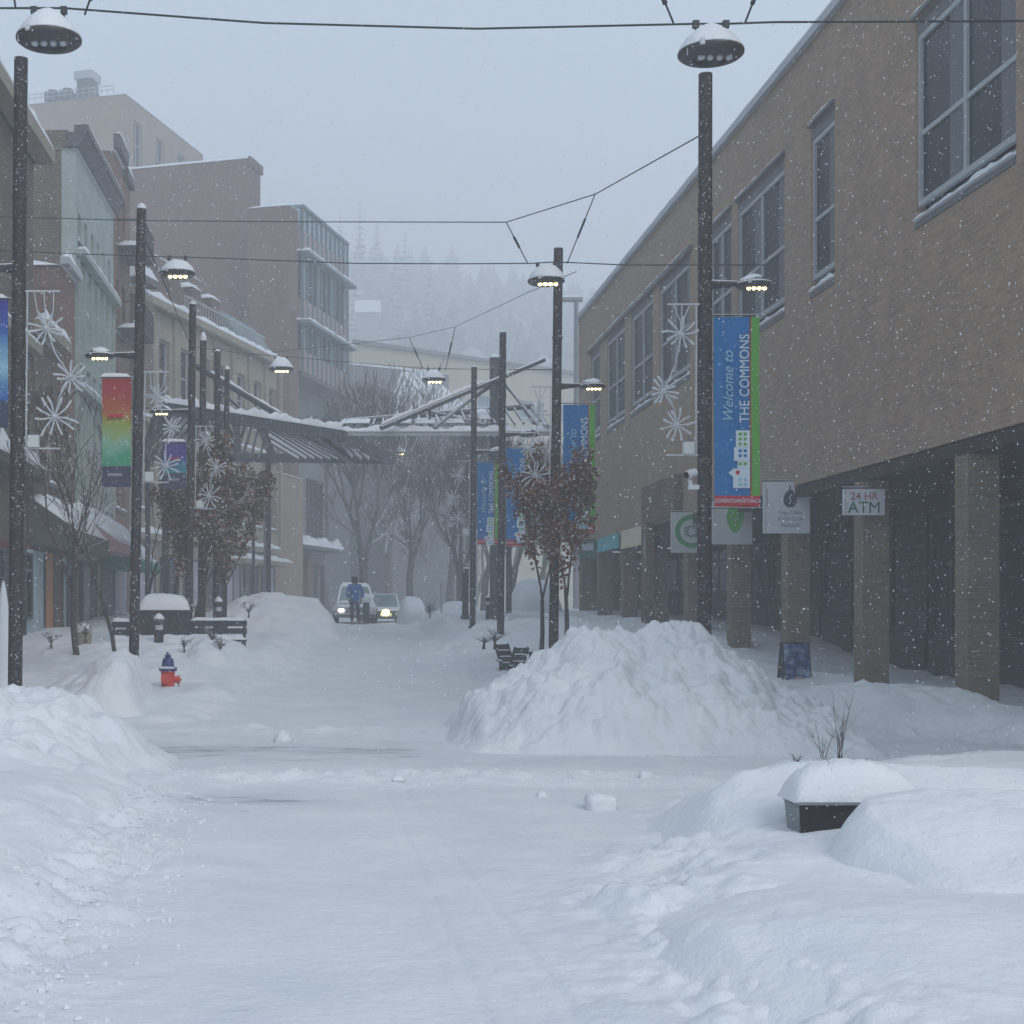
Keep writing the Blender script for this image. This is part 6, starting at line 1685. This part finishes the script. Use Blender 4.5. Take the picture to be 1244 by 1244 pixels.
# left clump
for i, (px, py, D, H, nl, sd, lab) in enumerate(((212, 776, 33, 4.2, 3800, 21, 'leftmost tree of the brown-leaved clump behind the dark box'), (231, 760, 35, 4.9, 4600, 22, 'tallest brown-leaved tree beside the third left pole'),
                                             (246, 755, 34.5, 4.3, 3800, 23, 'brown-leaved tree above the bollard light'), (262, 758, 37, 4.3, 4000, 24, 'thin olive brown tree at the right of the left clump'))):
    p = P(px, py, D); leaf_tree(p.x, D, H, .05, sd, lab, int(nl * 1.0), .105, ('deadleaf', 'deadleaf2'), z=p.z - .3, low=.08, group=LT, first=.14, spread=.42, narrow=.48, up=.6, wob=.06)
# bare trees, left front
p = P(95, 790, 29); bare_tree(p.x, 29, 6.3, .065, 31, 'bare tree with upright branches before the green-fronted house', z=p.z - .3, first=.40, depth=6, spread=.42, narrow=.75, shrink=.8, minr=.006)
p = P(138, 796, 27); bare_tree(p.x, 27, 3.6, .045, 33, 'small bare sapling left of the rainbow banner pole', z=p.z - .2, first=.42, depth=4, spread=.6, narrow=.8)
p = P(176, 760, 34); bare_tree(p.x, 34, 4.6, .04, 35, 'thin bare sapling behind the dark box', z=p.z - .2, first=.5, depth=4, spread=.5)
# tall bare trees down the street
FT = 'tall bare street trees in the snowfall'
for i, (px, D, H, r, sd, lab) in enumerate(((438, 66, 11.5, .22, 41, 'tall bare tree rising behind the person'), (395, 98, 17, .28, 42, 'bare tree before the pale yellow building'), (500, 74, 11.5, .2, 43, 'bare tree right of the farthest lit lamp'),
        (545, 82, 12.5, .24, 44, 'bare tree behind the pavilion roof'), (470, 92, 16, .26, 45, 'wide bare tree behind the left end of the pavilion'), (590, 72, 10, .2, 46, 'bare tree behind the slim fourth pole'),
        (628, 62, 8.5, .17, 47, 'bare tree behind the third blue banner'), (655, 76, 10, .2, 48, 'farther bare tree between the right poles'), (520, 100, 12, .22, 49, 'faint bare tree straight ahead at the end of the street'), (560, 62, 9.0, .16, 50, 'slim bare tree above the wide buried car'), (575, 105, 13, .2, 51, 'faint bare tree beside the pavilion mast'), (620, 98, 12, .2, 52, 'faint bare tree under the pavilion roof'))):
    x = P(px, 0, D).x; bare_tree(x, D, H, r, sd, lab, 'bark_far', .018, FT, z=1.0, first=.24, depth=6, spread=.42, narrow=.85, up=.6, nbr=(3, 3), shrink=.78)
# conifers on the hill
def conifer_mesh(seed, H, R):
    rn = random.Random(seed); mb = MB()
    lv = 16
    for i in range(lv):
        f = i / lv; z = H * (.10 + .88 * f); r = R * (1 - f) ** .9 * rn.uniform(.8, 1.15) + .1
        n = 9
        for k in range(n):
            a = 6.283 * (k + rn.random() * .8) / n; L = r * rn.uniform(.65, 1.2); w = L * .34; dz = -L * rn.uniform(.2, .45)
            c = Vector((0, 0, z + rn.uniform(-.2, .2))); t = Vector((math.cos(a) * L, math.sin(a) * L, dz)); s = Vector((-math.sin(a), math.cos(a), 0)) * w
            mb.add([c + Vector((0, 0, .3)), c + t * .5 + s + Vector((0, 0, -.1)), c + t, c + t * .5 - s + Vector((0, 0, -.1))], [(0, 1, 2, 3)])
    return mb
def conifer(x, y, z, H, R, seed, label, group='dark conifers on the hillside'):
    o = thing('conifer', (x, y, z), label, 'conifer', group)
    mb = conifer_mesh(seed, H, R); mb.v = [(a + x, b + y, c + z) for a, b, c in mb.v]; mb.build('crown', M['conifer'], o)
    MB().tube([(x, y, z - 1), (x, y, z + H * .9)], [.35, .05], 6).build('trunk', M['bark_far'], o)
    return o
for i, (px, py, D, H, R, lab) in enumerate(((437, 238, 205, 24, 3.2, 'tallest conifer of the hill, standing out against the sky'), (393, 258, 225, 20, 3.0, 'pale conifer just right of the glass-fronted block'), (413, 252, 220, 19, 2.6, 'conifer left of the tallest one'),
        (458, 264, 210, 20, 3.4, 'conifer right of the tallest one'), (492, 276, 200, 22, 3.2, 'dark pointed conifer above the middle of the cables'), (512, 300, 210, 18, 3, 'conifer on the falling edge of the wood'), (480, 300, 190, 18, 3.2, 'broad conifer below the skyline'),
        (520, 330, 180, 20, 3.6, 'lower conifer left of the middle lamp'), (556, 318, 215, 18, 3.2, 'faint conifer left of the hanging middle lamp'), (430, 330, 170, 17, 3, 'conifer above the white house'), (478, 352, 165, 15, 3, 'conifer right of the white house'),
        (600, 330, 220, 18, 3.0, 'faint conifer under the slanting hanger'), (650, 345, 225, 17, 3.0, 'faint conifer behind the second right pole'))):
    D *= 1.65; p = P(px, py, D); conifer(p.x, D, p.z - H, H, R, 70 + i, lab)
base = [conifer_mesh(200 + k, 1.0, .16) for k in range(4)]
VV = []; FF = []; nv = 0; rn = random.Random(5)
for i in range(1500):
    x = rn.uniform(-190, 230); y = rn.uniform(240, 520)
    if abs(x - y * (447 - VX) / F0) < 5 and y < 310: continue
    z = float(hill(np.array([x]), np.array([y]))[0]); H = rn.uniform(5.5, 11); W = H * rn.uniform(1.5, 2.8)
    m_ = base[i % 4]; a = rn.random() * 6.28
    A = np.array(m_.v); A = np.stack([(A[:, 0] * math.cos(a) - A[:, 1] * math.sin(a)) * W + x, (A[:, 0] * math.sin(a) + A[:, 1] * math.cos(a)) * W + y, A[:, 2] * H + z - .5], 1)
    VV.append(A); FF.append(np.array(m_.f) + nv); nv += len(A)
w_ = np_mesh('wood', np.concatenate(VV), np.concatenate(FF), M['conifer']); prop(w_, 'snow-greyed wood covering the hillside', kind='stuff')

# ------------------------------------------------------------------ falling snow: real flakes hanging in the air
rg = np.random.default_rng(4)
N = 260000
fy = 3.0 + 57 * rg.random(N) ** .8
fx = (rg.random(N) * .90 - .36) * (fy + 3) ; fz = rg.random(N) * 1.0
fz = -.2 + fz * np.minimum(.52 * fy + 4, 24)
g_ = np.interp(fy, [0, 20, 54, 60], [.1, .1, 1.2, 1.3]); keep = (fz > g_) & (fx < 8.9)
fx, fy, fz = fx[keep], fy[keep], fz[keep]; N = len(fx)
r = .0017 + .0026 * rg.random(N) ** 2 + (rg.random(N) < .008) * .004
r = np.minimum(r, .0005 * fy)
oc = np.array([(1, 0, 0), (-1, 0, 0), (0, 1, 0), (0, -1, 0), (0, 0, 1), (0, 0, -1)], float)
st = np.stack([np.ones(N), np.ones(N), 1.0 + .7 * rg.random(N)], 1)
V = (np.stack([fx, fy, fz], 1)[:, None, :] + oc[None] * r[:, None, None] * st[:, None, :]).reshape(-1, 3)
tri = np.array([(0, 2, 4), (2, 1, 4), (1, 3, 4), (3, 0, 4), (2, 0, 5), (1, 2, 5), (3, 1, 5), (0, 3, 5)])
Fq = (tri[None] + (np.arange(N) * 6)[:, None, None]).reshape(-1, 3)
fl = np_mesh('falling_snow', V, Fq, M['snow'], False, None, 3); prop(fl, 'snowflakes drifting down over the whole street', kind='stuff')

# ------------------------------------------------------------------ haze of the snowfall
hz_ = MB().box(-780, 780, -12, 700, -2.5, 132).build('haze', M['snow'], None, label='pale air thick with fine snow', kind='stuff')
hm = bpy.data.materials.new('haze_air'); hm.use_nodes = True
hn = hm.node_tree.nodes; hl = hm.node_tree.links; hn.clear()
pv_ = hn.new('ShaderNodeVolumePrincipled'); pv_.inputs['Color'].default_value = (.965, .98, 1.0, 1); pv_.inputs['Density'].default_value = .0051; pv_.inputs['Anisotropy'].default_value = .0
ho = hn.new('ShaderNodeOutputMaterial'); hl.new(pv_.outputs[0], ho.inputs['Volume'])
hz_.data.materials.clear(); hz_.data.materials.append(hm)
